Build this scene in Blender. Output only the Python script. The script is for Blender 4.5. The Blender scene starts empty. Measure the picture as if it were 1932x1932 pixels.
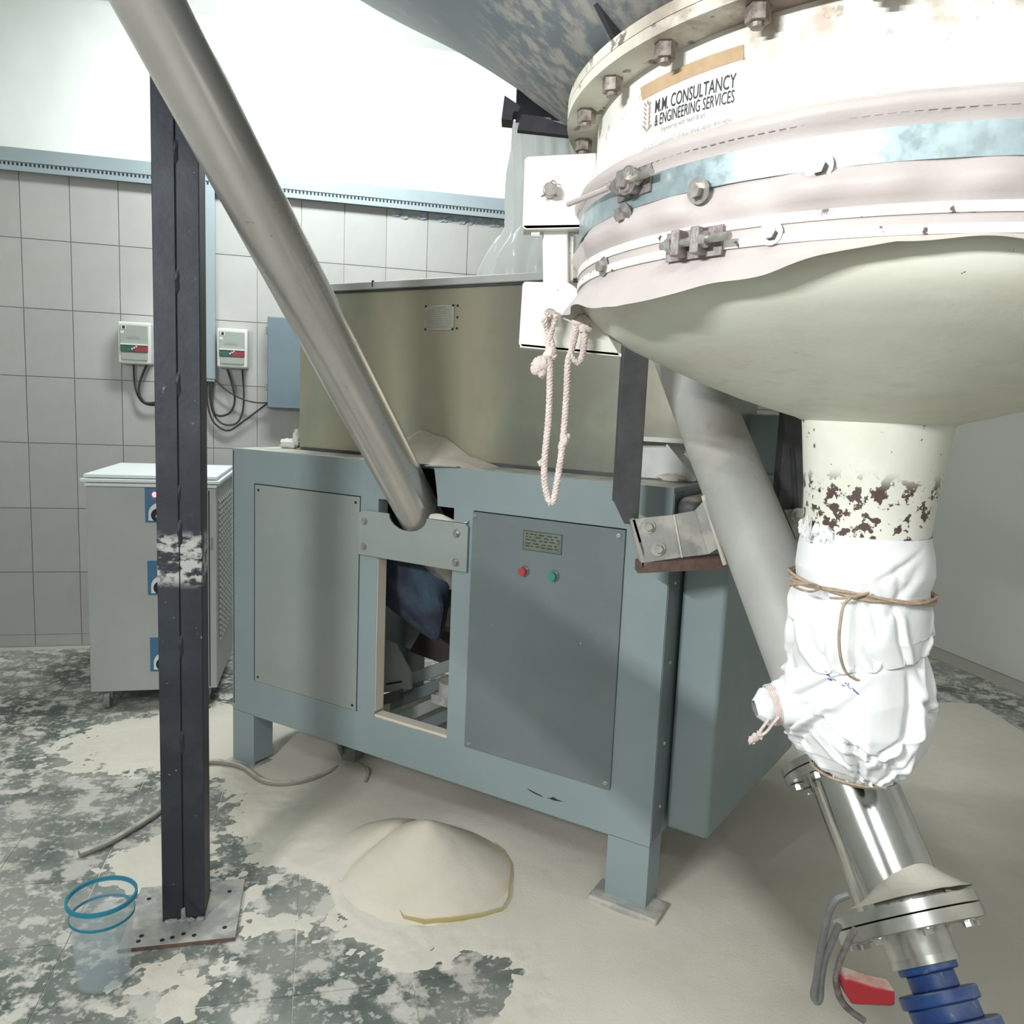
import bpy, math, random
import numpy as np
from mathutils import Vector, Matrix
random.seed(11)
SC = bpy.context.scene
COL = SC.collection

# ------------------------------------------------------------------ camera
FPX, PITCH, ROLL, CAMH = 1497.0, math.radians(7.394), math.radians(2.457), 1.5
_f = Vector((0, math.cos(PITCH), -math.sin(PITCH)))
_u0 = Vector((0, math.sin(PITCH), math.cos(PITCH)))
_r0 = Vector((1, 0, 0))
_r = math.cos(ROLL) * _r0 + math.sin(ROLL) * _u0
_u = -math.sin(ROLL) * _r0 + math.cos(ROLL) * _u0
CAM = Vector((0, 0, CAMH))
cd = bpy.data.cameras.new('camera')
cd.sensor_width = 36
cd.lens = 36 * FPX / 1932
cd.clip_start = 0.02
co = bpy.data.objects.new('camera', cd)
COL.objects.link(co)
mw = Matrix((_r, _u, -_f)).transposed().to_4x4()
mw.translation = CAM
co.matrix_world = mw
SC.camera = co

# ------------------------------------------------------------------ light
wd = bpy.data.worlds.new('world')
SC.world = wd
wd.use_nodes = True
wd.node_tree.nodes['Background'].inputs[0].default_value = (0.9, 0.95, 1, 1)
wd.node_tree.nodes['Background'].inputs[1].default_value = 0.15
SC.view_settings.view_transform = 'Standard'
SC.view_settings.look = 'None'
SC.view_settings.gamma = 1
SC.view_settings.use_curve_mapping = False
SC.view_settings.exposure = 0.38


def area(name, loc, target, sx, sy, watt, col=(1, 1, 1)):
    l = bpy.data.lights.new(name, 'AREA')
    l.shape = 'RECTANGLE'
    l.size, l.size_y, l.energy, l.color = sx, sy, watt, col
    o = bpy.data.objects.new(name, l)
    COL.objects.link(o)
    o.location = loc
    o.rotation_euler = (Vector(target) - Vector(loc)).to_track_quat('-Z', 'Y').to_euler()
    return o


KEY = (-1.72, -0.62, 2.30)
BACKL = (-0.95, 3.80, 3.54)
kl = area('key_tube_light', KEY, (0.3, 1.9, 1.25), 0.95, 0.035, 86, (0.975, 0.99, 1))
# the tube runs along the left wall and faces out from it
_ke = Vector((-math.sin(math.radians(13.325)), math.cos(math.radians(13.325)), 0))
_kn = Vector((math.cos(math.radians(13.325)), math.sin(math.radians(13.325)), -.25)).normalized()
_km = Matrix((_ke, (-_kn).cross(_ke), -_kn)).transposed().to_4x4()
_km.translation = KEY
kl.matrix_world = _km
area('ceiling_tube_light', BACKL, (BACKL[0], BACKL[1] + .9, 1.8), 1.2, 0.25, 56, (0.93, 1, 0.99))

FILL = (0.15, -1.3, 3.52)
area('added_fill_light', FILL, (0.1, 1.2, 0.6), 1.2, 0.25, 24, (0.95, 1, 1))  # unseen lamp added as fill to lift the machine's front faces

# ------------------------------------------------------------------ helpers


def RAY(x, y):
    x, y = float(x), float(y)
    return _f + (x - 966) / FPX * _r - (y - 966) / FPX * _u


def PL(x, y, p0, n):
    r = RAY(x, y)
    return CAM + r * ((Vector(p0) - CAM).dot(n) / r.dot(n))


def FL(x, y, z=0.0):
    return PL(x, y, (0, 0, z), Vector((0, 0, 1)))


def DY(x, y, Y):
    r = RAY(x, y)
    return CAM + r * (Y / r.y)


class MB:
    def __init__(s):
        s.v, s.f = [], []

    def add(s, vs, fs):
        b = len(s.v)
        s.v += [tuple(p) for p in vs]
        s.f += [tuple(b + i for i in f) for f in fs]
        return s

    def hexa(s, p):
        return s.add(p, [(0, 3, 2, 1), (4, 5, 6, 7), (0, 1, 5, 4), (1, 2, 6, 5), (2, 3, 7, 6), (3, 0, 4, 7)])

    def box(s, x0, x1, y0, y1, z0, z1):
        return s.hexa([(x0, y0, z0), (x1, y0, z0), (x1, y1, z0), (x0, y1, z0), (x0, y0, z1), (x1, y0, z1), (x1, y1, z1), (x0, y1, z1)])

    def prism(s, poly, off):
        n = len(poly)
        a = [Vector(p) for p in poly]
        b = [p + Vector(off) for p in a]
        nrm = Vector((0, 0, 0))
        for i in range(n):
            nrm += a[i].cross(a[(i + 1) % n])
        if nrm.dot(Vector(off)) > 0:
            a, b = b, a
            # caps: a must face outwards
        fs = [tuple(range(n)), tuple(range(2 * n - 1, n - 1, -1))]
        fs += [(i, n + i, n + (i + 1) % n, (i + 1) % n) for i in range(n)]
        return s.add(a + b, fs)

    def cyl(s, p0, p1, r0, r1=None, n=24, cap=True):
        p0, p1 = Vector(p0), Vector(p1)
        r1 = r0 if r1 is None else r1
        ax = (p1 - p0).normalized()
        e = ax.orthogonal().normalized()
        g = ax.cross(e)
        vs = []
        for p, r in ((p0, r0), (p1, r1)):
            vs += [p + (e * math.cos(2 * math.pi * i / n) + g * math.sin(2 * math.pi * i / n)) * r for i in range(n)]
        fs = [(i, (i + 1) % n, n + (i + 1) % n, n + i) for i in range(n)]
        if cap:
            fs += [tuple(range(n - 1, -1, -1)), tuple(range(n, 2 * n))]
        return s.add(vs, fs)

    def pipe(s, p0, p1, ro, ri, n=48):
        """hollow cylinder"""
        p0, p1 = Vector(p0), Vector(p1)
        ax = (p1 - p0).normalized()
        e = ax.orthogonal().normalized()
        g = ax.cross(e)
        vs = []
        for p, r in ((p0, ro), (p1, ro), (p1, ri), (p0, ri)):
            vs += [p + (e * math.cos(2 * math.pi * i / n) + g * math.sin(2 * math.pi * i / n)) * r for i in range(n)]
        fs = []
        for k in range(4):
            a, b = k * n, ((k + 1) % 4) * n
            fs += [(a + i, a + (i + 1) % n, b + (i + 1) % n, b + i) for i in range(n)]
        return s.add(vs, fs)

    def tube(s, pts, r, n=10, smooth=6, closed=False, rf=None):
        p = [Vector(q) for q in pts]
        if smooth:
            out = []
            m = len(p)
            rng = range(m if closed else m - 1)
            for i in rng:
                a = p[(i - 1) % m] if (closed or i > 0) else p[0]
                b, c = p[i], p[(i + 1) % m]
                d = p[(i + 2) % m] if (closed or i + 2 < m) else p[-1]
                for k in range(smooth):
                    t = k / smooth
                    out.append(.5 * ((2 * b) + (c - a) * t + (2 * a - 5 * b + 4 * c - d) * t * t + (3 * b - a - 3 * c + d) * t ** 3))
            if not closed:
                out.append(p[-1])
            p = out
        m = len(p)
        e = None
        vs = []
        for i in range(m):
            a = p[i - 1] if (i > 0 or closed) else p[0]
            b = p[(i + 1) % m] if (i + 1 < m or closed) else p[-1]
            t = (b - a)
            t = t.normalized() if t.length > 1e-9 else Vector((0, 0, 1))
            e = t.orthogonal().normalized() if e is None else (e - t * e.dot(t)).normalized()
            g = t.cross(e)
            rr = r * (rf(i / max(1, m - 1)) if rf else 1)
            vs += [p[i] + (e * math.cos(2 * math.pi * k / n) + g * math.sin(2 * math.pi * k / n)) * rr for k in range(n)]
        fs = []
        for i in range(m if closed else m - 1):
            a, b = i * n, ((i + 1) % m) * n
            fs += [(a + k, a + (k + 1) % n, b + (k + 1) % n, b + k) for k in range(n)]
        if not closed:
            fs += [tuple(range(n - 1, -1, -1)), tuple(range((m - 1) * n, m * n))]
        return s.add(vs, fs)

    def lathe(s, prof, c=(0, 0), n=128, a0=0, a1=2 * math.pi, closed_prof=False, fn=None):
        full = abs(a1 - a0 - 2 * math.pi) < 1e-6
        m = n if full else n + 1
        vs = []
        for j, (r, z) in enumerate(prof):
            for i in range(m):
                a = a0 + (a1 - a0) * i / n
                rr, zz = (r, z) if fn is None else fn(j, a, r, z)
                vs.append((c[0] + rr * math.cos(a), c[1] + rr * math.sin(a), zz))
        fs = []
        J = len(prof)
        for j in range(J if closed_prof else J - 1):
            b0, b1 = j * m, ((j + 1) % J) * m
            for i in range(n):
                k = (i + 1) % m
                fs.append((b0 + i, b0 + k, b1 + k, b1 + i))
        return s.add(vs, fs)

    def blob(s, c, rad, n=12, m=8, jit=0.0, seed=0):
        rnd = random.Random(seed)
        c = Vector(c)
        vs = [c + Vector((0, 0, -rad[2]))]
        for j in range(1, m):
            t = math.pi * j / m - math.pi / 2
            for i in range(n):
                a = 2 * math.pi * i / n
                k = 1 + jit * (rnd.random() - .5)
                vs.append(c + Vector((rad[0] * math.cos(t) * math.cos(a), rad[1] * math.cos(t) * math.sin(a), rad[2] * math.sin(t))) * k)
        vs.append(c + Vector((0, 0, rad[2])))
        fs = [(0, 1 + (i + 1) % n, 1 + i) for i in range(n)]
        for j in range(m - 2):
            a, b = 1 + j * n, 1 + (j + 1) * n
            fs += [(a + i, a + (i + 1) % n, b + (i + 1) % n, b + i) for i in range(n)]
        t = len(vs) - 1
        a = 1 + (m - 2) * n
        fs += [(a + i, a + (i + 1) % n, t) for i in range(n)]
        return s.add(vs, fs)

    def grid(s, fn, nu, nv, wrap=False):
        vs = [fn(i / (nu if wrap else nu - 1), j / (nv - 1)) for j in range(nv) for i in range(nu)]
        fs = []
        for j in range(nv - 1):
            for i in range(nu if wrap else nu - 1):
                k = (i + 1) % nu
                fs.append((j * nu + i, j * nu + k, (j + 1) * nu + k, (j + 1) * nu + i))
        return s.add(vs, fs)

    def mesh(s, name, mat, inv=None, ang=35):
        me = bpy.data.meshes.new(name)
        v = s.v if inv is None else [tuple(inv @ Vector(p)) for p in s.v]
        me.from_pydata(v, [], s.f)
        me.validate()
        for p in me.polygons:
            p.use_smooth = True
        me.set_sharp_from_angle(angle=math.radians(ang))
        if mat:
            me.materials.append(mat)
        return me


def root(name, label, cat, loc=(0, 0, 0), rz=0.0, group=None):
    o = bpy.data.objects.new(name, None)
    o.empty_display_size = .05
    COL.objects.link(o)
    o.matrix_world = Matrix.Translation(loc) @ Matrix.Rotation(rz, 4, 'Z')
    o['label'], o['category'] = label, cat
    if group:
        o['group'] = group
    return o


ROOTM = {}


def top(o):
    while o.parent:
        o = o.parent
    return o


def part(mb, name, mat, parent, world=True, bevel=0, label=None, ang=35, kind=None, seg=2):
    """one mesh object under a thing or part; coordinates world or already local to the thing"""
    inv = top(parent).matrix_world.inverted() if world else None
    o = bpy.data.objects.new(name, mb.mesh(name, mat, inv, ang))
    COL.objects.link(o)
    o.parent = parent
    if bevel:
        b = o.modifiers.new('bevel', 'BEVEL')
        b.width, b.segments, b.limit_method, b.angle_limit = bevel, seg, 'ANGLE', math.radians(40)
    if label:
        o['label'] = label
    if kind:
        o['kind'] = kind
    return o


def single(mb, name, mat, label=None, cat=None, group=None, kind=None, bevel=0, ang=35):
    o = bpy.data.objects.new(name, mb.mesh(name, mat, None, ang))
    COL.objects.link(o)
    if label:
        o['label'] = label
    if cat:
        o['category'] = cat
    if group:
        o['group'] = group
    if kind:
        o['kind'] = kind
    if bevel:
        b = o.modifiers.new('bevel', 'BEVEL')
        b.width, b.segments, b.limit_method, b.angle_limit = bevel, 2, 'ANGLE', math.radians(40)
    return o


def inst(me, name, parent, p, axis, world=True, spin=0.0, scale=1.0, label=None):
    """a shared mesh whose +z points along axis"""
    q = Vector(axis).normalized().to_track_quat('Z', 'Y').to_matrix().to_4x4()
    m = Matrix.Translation(p) @ q @ Matrix.Rotation(spin, 4, 'Z') @ Matrix.Scale(scale, 4)
    if world:
        m = top(parent).matrix_world.inverted() @ m
    o = bpy.data.objects.new(name, me)
    COL.objects.link(o)
    o.parent = parent
    o.matrix_local = m
    if label:
        o['label'] = label
    return o


# ------------------------------------------------------------------ noise for geometry


def _hash(ix, iy, seed):
    h = (ix.astype(np.int64) * 374761393 + iy.astype(np.int64) * 668265263 + seed * 974634777) & 0xffffffff
    h = ((h ^ (h >> 13)) * 1274126177) & 0xffffffff
    return ((h ^ (h >> 16)) & 0xffff) / 65535.0


def vnoise(x, y, seed=0):
    x, y = np.asarray(x, float), np.asarray(y, float)
    ix, iy = np.floor(x), np.floor(y)
    fx, fy = x - ix, y - iy
    fx, fy = fx * fx * (3 - 2 * fx), fy * fy * (3 - 2 * fy)
    a, b = _hash(ix, iy, seed), _hash(ix + 1, iy, seed)
    c, d = _hash(ix, iy + 1, seed), _hash(ix + 1, iy + 1, seed)
    return (a * (1 - fx) + b * fx) * (1 - fy) + (c * (1 - fx) + d * fx) * fy


def fbm(x, y, seed=0, octv=5, gain=.55):
    s, a, t = 0, 1, 0
    for k in range(octv):
        s = s + a * vnoise(np.asarray(x) * 2 ** k + 13.7 * k, np.asarray(y) * 2 ** k - 7.1 * k, seed + k)
        t += a
        a *= gain
    return s / t


# ------------------------------------------------------------------ materials


def mat(name, col, rough=.5, metal=0.0, var=None, vscale=4, vlo=.35, vhi=.65, layers=(), bump=0.0, bscale=40, dust=0.0,
        dustcol=(.74, .69, .58), rvar=0.0, rand=0.0, stretch=(1, 1, 1), trans=0.0, world=False, spec=.5):
    m = bpy.data.materials.new(name)
    m.use_nodes = True
    N, L = m.node_tree.nodes, m.node_tree.links
    B = N['Principled BSDF']
    tc = N.new('ShaderNodeTexCoord')
    geo = N.new('ShaderNodeNewGeometry')
    src = geo.outputs['Position'] if world else tc.outputs['Object']

    def noise(scale, detail=6, st=(1, 1, 1), off=0.0, rgh=.6):
        mp = N.new('ShaderNodeMapping')
        mp.inputs['Scale'].default_value = st
        mp.inputs['Location'].default_value = (off, off * 1.7, -off)
        L.new(src, mp.inputs[0])
        n = N.new('ShaderNodeTexNoise')
        n.inputs['Scale'].default_value = scale
        n.inputs['Detail'].default_value = detail
        n.inputs['Roughness'].default_value = rgh
        L.new(mp.outputs[0], n.inputs['Vector'])
        return n.outputs[0]

    def rng(x, lo, hi, a=0.0, b=1.0):
        r = N.new('ShaderNodeMapRange')
        r.interpolation_type = 'SMOOTHSTEP'
        for i, v in zip((1, 2, 3, 4), (lo, hi, a, b)):
            r.inputs[i].default_value = v
        L.new(x, r.inputs[0])
        return r.outputs[0]

    def math_(op, a, b):
        n = N.new('ShaderNodeMath')
        n.operation = op
        for i, v in enumerate((a, b)):
            if isinstance(v, (int, float)):
                n.inputs[i].default_value = v
            else:
                L.new(v, n.inputs[i])
        return n.outputs[0]

    def mix(f, a, b):
        n = N.new('ShaderNodeMix')
        n.data_type = 'RGBA'
        L.new(f, n.inputs[0])
        for i, v in ((6, a), (7, b)):
            if isinstance(v, tuple):
                n.inputs[i].default_value = (*v, 1)
            else:
                L.new(v, n.inputs[i])
        return n.outputs[2]

    cur = tuple(col)
    ro = None
    if var:
        cur = mix(rng(noise(vscale, st=stretch), vlo, vhi), cur, tuple(var))
    for k, ly in enumerate(layers):
        f = rng(noise(ly.get('scale', 20), ly.get('detail', 6), ly.get('st', (1, 1, 1)), off=3.1 * (k + 1), rgh=ly.get('rgh', .6)), ly.get('lo', .6), ly.get('hi', .64))
        if 'z' in ly or 'box' in ly:
            sp = N.new('ShaderNodeSeparateXYZ')
            L.new(src, sp.inputs[0])
            for axn, c0, w0 in ([('Z', *ly['z'])] if 'z' in ly else []) + list(ly.get('box', [])):
                d = math_('ABSOLUTE', math_('SUBTRACT', sp.outputs[axn], c0), 0)
                f = math_('MULTIPLY', f, rng(d, w0 * .55, w0, 1, 0))
        if 'amt' in ly:
            f = math_('MULTIPLY', f, ly['amt'])
        cur = mix(f, cur, tuple(ly['col']))
        if 'rough' in ly:
            base = rough if ro is None else ro
            n = N.new('ShaderNodeMix')
            L.new(f, n.inputs[0])
            if isinstance(base, float):
                n.inputs[2].default_value = base
            else:
                L.new(base, n.inputs[2])
            n.inputs[3].default_value = ly['rough']
            ro = n.outputs[0]
    if rand:
        oi = N.new('ShaderNodeObjectInfo')
        hs = N.new('ShaderNodeHueSaturation')
        L.new(rng(oi.outputs['Random'], 0, 1, 1 - rand, 1 + rand), hs.inputs['Value'])
        if isinstance(cur, tuple):
            hs.inputs['Color'].default_value = (*cur, 1)
        else:
            L.new(cur, hs.inputs['Color'])
        cur = hs.outputs[0]
    metal_s = None
    if dust:
        sp = N.new('ShaderNodeSeparateXYZ')
        L.new(geo.outputs['Normal'], sp.inputs[0])
        f = math_('MULTIPLY', rng(sp.outputs['Z'], .45, .9), rng(noise(14), .25, .6))
        f = math_('MULTIPLY', f, dust)
        cur = mix(f, cur, tuple(dustcol))
        if metal:
            metal_s = math_('MULTIPLY', math_('SUBTRACT', 1.0, f), metal)
    if isinstance(cur, tuple):
        B.inputs['Base Color'].default_value = (*cur, 1)
    else:
        L.new(cur, B.inputs['Base Color'])
    if ro is None and rvar:
        ro = rng(noise(vscale * 2, off=9), .3, .7, max(.03, rough - rvar), rough + rvar)
    if ro is None:
        B.inputs['Roughness'].default_value = rough
    else:
        L.new(ro, B.inputs['Roughness'])
    if metal_s is None:
        B.inputs['Metallic'].default_value = metal
    else:
        L.new(metal_s, B.inputs['Metallic'])
    B.inputs['Specular IOR Level'].default_value = spec
    if trans:
        B.inputs['Transmission Weight'].default_value = trans
    if bump:
        b = N.new('ShaderNodeBump')
        b.inputs['Strength'].default_value = bump
        b.inputs['Distance'].default_value = .01
        L.new(noise(bscale, 4, off=5.5), b.inputs['Height'])
        L.new(b.outputs[0], B.inputs['Normal'])
    return m


def film(name, col, rough, clear):
    m = bpy.data.materials.new(name)
    m.use_nodes = True
    N, L = m.node_tree.nodes, m.node_tree.links
    B = N['Principled BSDF']
    B.inputs['Base Color'].default_value = (*col, 1)
    B.inputs['Roughness'].default_value = rough
    t = N.new('ShaderNodeBsdfTransparent')
    tl = N.new('ShaderNodeBsdfTranslucent')
    tl.inputs[0].default_value = (*col, 1)
    a = N.new('ShaderNodeMixShader')
    a.inputs[0].default_value = .4
    b = N.new('ShaderNodeMixShader')
    b.inputs[0].default_value = clear
    L.new(B.outputs[0], a.inputs[1])
    L.new(tl.outputs[0], a.inputs[2])
    L.new(a.outputs[0], b.inputs[1])
    L.new(t.outputs[0], b.inputs[2])
    L.new(b.outputs[0], N['Material Output'].inputs[0])
    return m


def emit(name, col, s):
    m = bpy.data.materials.new(name)
    m.use_nodes = True
    B = m.node_tree.nodes['Principled BSDF']
    B.inputs['Base Color'].default_value = (*col, 1)
    B.inputs['Emission Color'].default_value = (*col, 1)
    B.inputs['Emission Strength'].default_value = s
    return m


FLOURC = (.70, .665, .585)
MT = dict(
    plaster=mat('white plaster', (.84, .86, .84), .8, var=(.78, .80, .77), vscale=1.3, bump=.25, bscale=3),
    ceiling=mat('ceiling paint', (.86, .87, .86), .8),
    roomwall=mat('painted wall', (.66, .66, .62), .8),
    grout=mat('grout', (.50, .49, .45), .9),
    tile=mat('glazed wall tile', (.43, .425, .41), .24, var=(.39, .385, .37), vscale=2.5, rand=.03, bump=.04, bscale=6,
             layers=[dict(col=(.52, .50, .46), scale=9, lo=.63, hi=.8, amt=.4, rough=.5)]),
    slab=mat('flour filled joints', (.46, .44, .39), .9),
    ftile=mat('green stone floor tile', (.080, .102, .088), .5, var=(.125, .15, .13), vscale=5, rand=.09, world=True, bump=.12, bscale=30,
              layers=[dict(col=(.42, .415, .38), scale=2.4, lo=.42, hi=.62, amt=.55, rough=.9), dict(col=(.62, .59, .53), scale=11, lo=.50, hi=.60, amt=.8, rough=.9),
                      dict(col=(.62, .59, .53), scale=42, lo=.54, hi=.62, amt=.6)]),
    flour=mat('flour', FLOURC, .95, var=(.655, .615, .53), vscale=2.2, bump=.16, bscale=130, spec=.1,
              layers=[dict(col=(.60, .57, .49), scale=7, lo=.58, hi=.75, amt=.5)]),
    bran=mat('cream flour', (.68, .625, .535), .95, var=(.64, .585, .49), vscale=6, bump=.12, bscale=120, spec=.1),
    frame=mat('blue grey enamel', (.265, .325, .34), .42, var=(.245, .305, .315), vscale=2.2, bump=.05, bscale=60, rvar=.08, dust=.8,
              layers=[dict(col=(.36, .38, .35), scale=5, lo=.58, hi=.8, amt=.3)]),
    panel=mat('grey panel enamel', (.31, .34, .32), .4, var=(.285, .315, .30), vscale=3, bump=.05, bscale=70, rvar=.08,
              layers=[dict(col=(.33, .33, .29), scale=4, lo=.55, hi=.8, amt=.4)]),
    panel2=mat('dark grey panel enamel', (.175, .205, .215), .36, var=(.155, .185, .19), vscale=3, bump=.05, bscale=70, rvar=.06,
               layers=[dict(col=(.21, .19, .18), scale=5, lo=.56, hi=.8, amt=.35)]),
    darkgap=mat('dark gap', (.02, .022, .024), .8),
    darksteel=mat('dark painted steel', (.045, .047, .05), .55, var=(.075, .075, .075), vscale=9, dust=.4),
    tank=mat('tarnished sheet steel with painted shade', (.42, .385, .29), .36, metal=.55, var=(.27, .325, .255), vscale=1.5, vlo=.36, vhi=.66, stretch=(1, 1, .55), bump=.02, bscale=14,
             layers=[dict(col=(.26, .215, .145), scale=2.2, lo=.54, hi=.74, amt=.6), dict(col=(.20, .20, .165), scale=1.3, lo=.30, hi=.55, amt=.85, box=[('X', 1.55, .55)]), dict(col=(.25, .22, .16), scale=13, lo=.66, hi=.74, amt=.35)]),  # boxed layer paints the discharger's shade onto the tank's right end
    rim=mat('galvanised rim', (.58, .60, .58), .4, metal=.2, var=(.50, .52, .50), vscale=8, dust=.8),
    pipesteel=mat('dull steel pipe', (.60, .58, .55), .25, metal=.68, var=(.52, .495, .46), vscale=3, stretch=(1, 1, .35), rvar=.06, bump=.03, bscale=25,
                  layers=[dict(col=(.45, .40, .33), scale=6, lo=.55, hi=.75, amt=.5, rough=.6), dict(col=(.25, .24, .23), scale=45, lo=.68, hi=.72, amt=.5)]),
    pipepaint=mat('flour dusted grey pipe', (.50, .50, .475), .55, metal=.15, var=(.44, .445, .42), vscale=3.5, bump=.06, bscale=80,
                  layers=[dict(col=(.58, .555, .50), scale=6, lo=.48, hi=.66, amt=.7), dict(col=(.30, .31, .32), scale=11, lo=.64, hi=.72, amt=.5), dict(col=(.14, .13, .12), scale=60, lo=.73, hi=.76, amt=.7)]),
    post=mat('black mill scale steel', (.024, .029, .039), .5, metal=.25, var=(.040, .047, .058), vscale=6, vlo=.4, vhi=.7, bump=.12, bscale=30, rvar=.1,
             layers=[dict(col=(.5, .5, .48), scale=16, lo=.70, hi=.76, amt=.6), dict(col=(.55, .56, .53), scale=26, lo=.44, hi=.56, st=(1, 1, 1.6), z=(1.06, .085), amt=.85, rough=.9),
                     dict(col=(.5, .5, .47), scale=70, lo=.7, hi=.74, amt=.8)]),
    plate=mat('flour dusted plate', (.40, .395, .37), .7, metal=.1, var=(.30, .30, .29), vscale=8, bump=.1, layers=[dict(col=(.55, .53, .47), scale=12, lo=.45, hi=.6, amt=.8)]),
    rust=mat('rusty edge', (.16, .10, .075), .85, var=(.10, .07, .06), vscale=30, bump=.3, bscale=80),
    ringp=mat('stained white ring', (.82, .81, .76), .38, var=(.77, .765, .71), vscale=4, bump=.05, bscale=40,
               layers=[dict(col=(.40, .28, .19), scale=9, lo=.46, hi=.62, amt=.75, box=[('Z', .50, .075), ('Y', -.45, .25)]), dict(col=(.25, .19, .15), scale=30, lo=.62, hi=.68, amt=.6, box=[('Z', .5, .12)])]),
    whitep=mat('white enamel', (.82, .81, .76), .38, var=(.76, .755, .70), vscale=4, rvar=.1, bump=.05, bscale=40,
               layers=[dict(col=(.46, .40, .31), scale=7, lo=.62, hi=.72, amt=.55), dict(col=(.11, .07, .06), scale=30, lo=.70, hi=.72, amt=.9)]),
    flangep=mat('stained and shaded white flange', (.74, .72, .63), .5, var=(.60, .565, .46), vscale=5, bump=.15, bscale=50,
                layers=[dict(col=(.17, .10, .075), scale=5, lo=.30, hi=.52, amt=.92, box=[('Y', -.62, .42)]), dict(col=(.30, .24, .18), scale=9, lo=.56, hi=.68, amt=.7), dict(col=(.07, .05, .05), scale=24, lo=.60, hi=.66, amt=.8)]),  # near-side brown is rust with the underside's shade painted in
    dish=mat('cream dish enamel', (.76, .77, .67), .42, var=(.70, .695, .58), vscale=3, rvar=.1, bump=.05, bscale=40,
             layers=[dict(col=(.60, .55, .45), scale=5, st=(1, 1, 4), lo=.42, hi=.75, amt=.5, rough=.7), dict(col=(.52, .46, .36), scale=16, st=(1, 1, 5), lo=.52, hi=.72, amt=.35, z=(.03, .09)), dict(col=(.10, .08, .06), scale=48, lo=.715, hi=.73, amt=.9)]),
    spoutp=mat('chipped white spout', (.78, .78, .70), .45, var=(.70, .70, .60), vscale=5, bump=.08, bscale=40,
               layers=[dict(col=(.085, .055, .05), scale=38, lo=.53, hi=.555, z=(-.16, .085)), dict(col=(.12, .10, .08), scale=60, lo=.66, hi=.68)]),
    hopper=mat('dusty blue grey hopper', (.17, .20, .225), .5, metal=.1, var=(.235, .25, .265), vscale=1.4, vlo=.3, vhi=.7, bump=.06, bscale=8,
               layers=[dict(col=(.10, .19, .19), scale=2.0, lo=.50, hi=.72, amt=.55), dict(col=(.44, .42, .38), scale=13, st=(2.4, 2.4, .5), lo=.44, hi=.62, amt=.8, z=(.0, .17)),
                       dict(col=(.40, .39, .36), scale=5, st=(2, 2, .5), lo=.56, hi=.72, amt=.45), dict(col=(.08, .07, .07), scale=60, lo=.70, hi=.74, amt=.6)]),
    black=mat('black painted steel', (.028, .027, .034), .6, var=(.045, .042, .05), vscale=14),
    sleeve=mat('rubberised cloth', (.49, .44, .425), .55, var=(.45, .40, .385), vscale=6, bump=.06, bscale=160, dust=.5),
    stitch=mat('stitching', (.42, .36, .33), .9),
    galv=mat('galvanised band', (.44, .53, .55), .35, metal=.6, var=(.34, .43, .46), vscale=24, rvar=.1),
    bandwhite=mat('chipped white band', (.80, .79, .75), .5, var=(.72, .70, .66), vscale=10, layers=[dict(col=(.09, .065, .065), scale=42, lo=.62, hi=.65)]),
    bolt=mat('zinc bolt', (.55, .54, .51), .35, metal=.8, var=(.38, .36, .34), vscale=60),
    boltdark=mat('painted bolt', (.34, .30, .26), .5, metal=.3, var=(.16, .12, .11), vscale=70),
    rustbolt=mat('rusty clamp', (.20, .165, .165), .6, metal=.4, var=(.34, .31, .31), vscale=55, bump=.3, bscale=120),
    rope=mat('cotton rope', (.70, .60, .56), .9, var=(.58, .49, .45), vscale=80, bump=.3, bscale=300),
    twine=mat('jute twine', (.36, .27, .20), .9, var=(.48, .38, .29), vscale=90, bump=.3, bscale=300),
    cloth=mat('white cotton cloth', (.80, .815, .82), .85, var=(.76, .77, .78), vscale=6, bump=.06, bscale=120),
    ink=mat('blue ink', (.09, .10, .30), .8),
    print=mat('black print', (.035, .038, .045), .6),
    printgrey=mat('grey print', (.30, .30, .30), .7),
    wheat=mat('brown print', (.34, .28, .22), .7),
    paper=mat('white label film', (.84, .83, .79), .35, layers=[dict(col=(.6, .55, .45), scale=12, lo=.66, hi=.76, amt=.4)]),
    tape=mat('brown packing tape', (.42, .29, .17), .3, var=(.52, .38, .24), vscale=16, layers=[dict(col=(.66, .58, .45), scale=20, lo=.62, hi=.7)]),
    chrome=mat('polished stainless', (.62, .62, .60), .14, metal=1, var=(.5, .5, .49), vscale=5, bump=.05, bscale=10),
    chromed=mat('stainless flange', (.55, .55, .53), .28, metal=.95, dust=1.0, var=(.44, .44, .42), vscale=12),
    bluep=mat('blue valve enamel', (.02, .07, .27), .4, dust=.35, var=(.03, .10, .33), vscale=14, layers=[dict(col=(.45, .47, .48), scale=22, lo=.62, hi=.7, amt=.6)]),
    redp=mat('red enamel', (.52, .03, .045), .4, dust=.9, layers=[dict(col=(.7, .55, .5), scale=16, lo=.58, hi=.68, amt=.7)]),
    greybar=mat('grey steel bar', (.27, .275, .28), .5, metal=.4, var=(.36, .36, .36), vscale=20),
    cablegrey=mat('grey cable', (.25, .245, .22), .6, dust=.6),
    cableblack=mat('black cable', (.03, .03, .03), .6),
    trunk=mat('grey plastic trunking', (.29, .345, .375), .45, var=(.27, .325, .35), vscale=4, dust=.4),
    boxgrey=mat('blue grey box enamel', (.15, .205, .235), .5, var=(.14, .19, .22), vscale=5, layers=[dict(col=(.10, .12, .13), scale=16, lo=.66, hi=.7, amt=.7)]),
    plasticw=mat('white plastic', (.66, .665, .62), .45, dust=.3),
    plasticg=mat('grey plastic cover', (.33, .355, .325), .5),
    green=mat('green button', (.02, .085, .06), .4),
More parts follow.
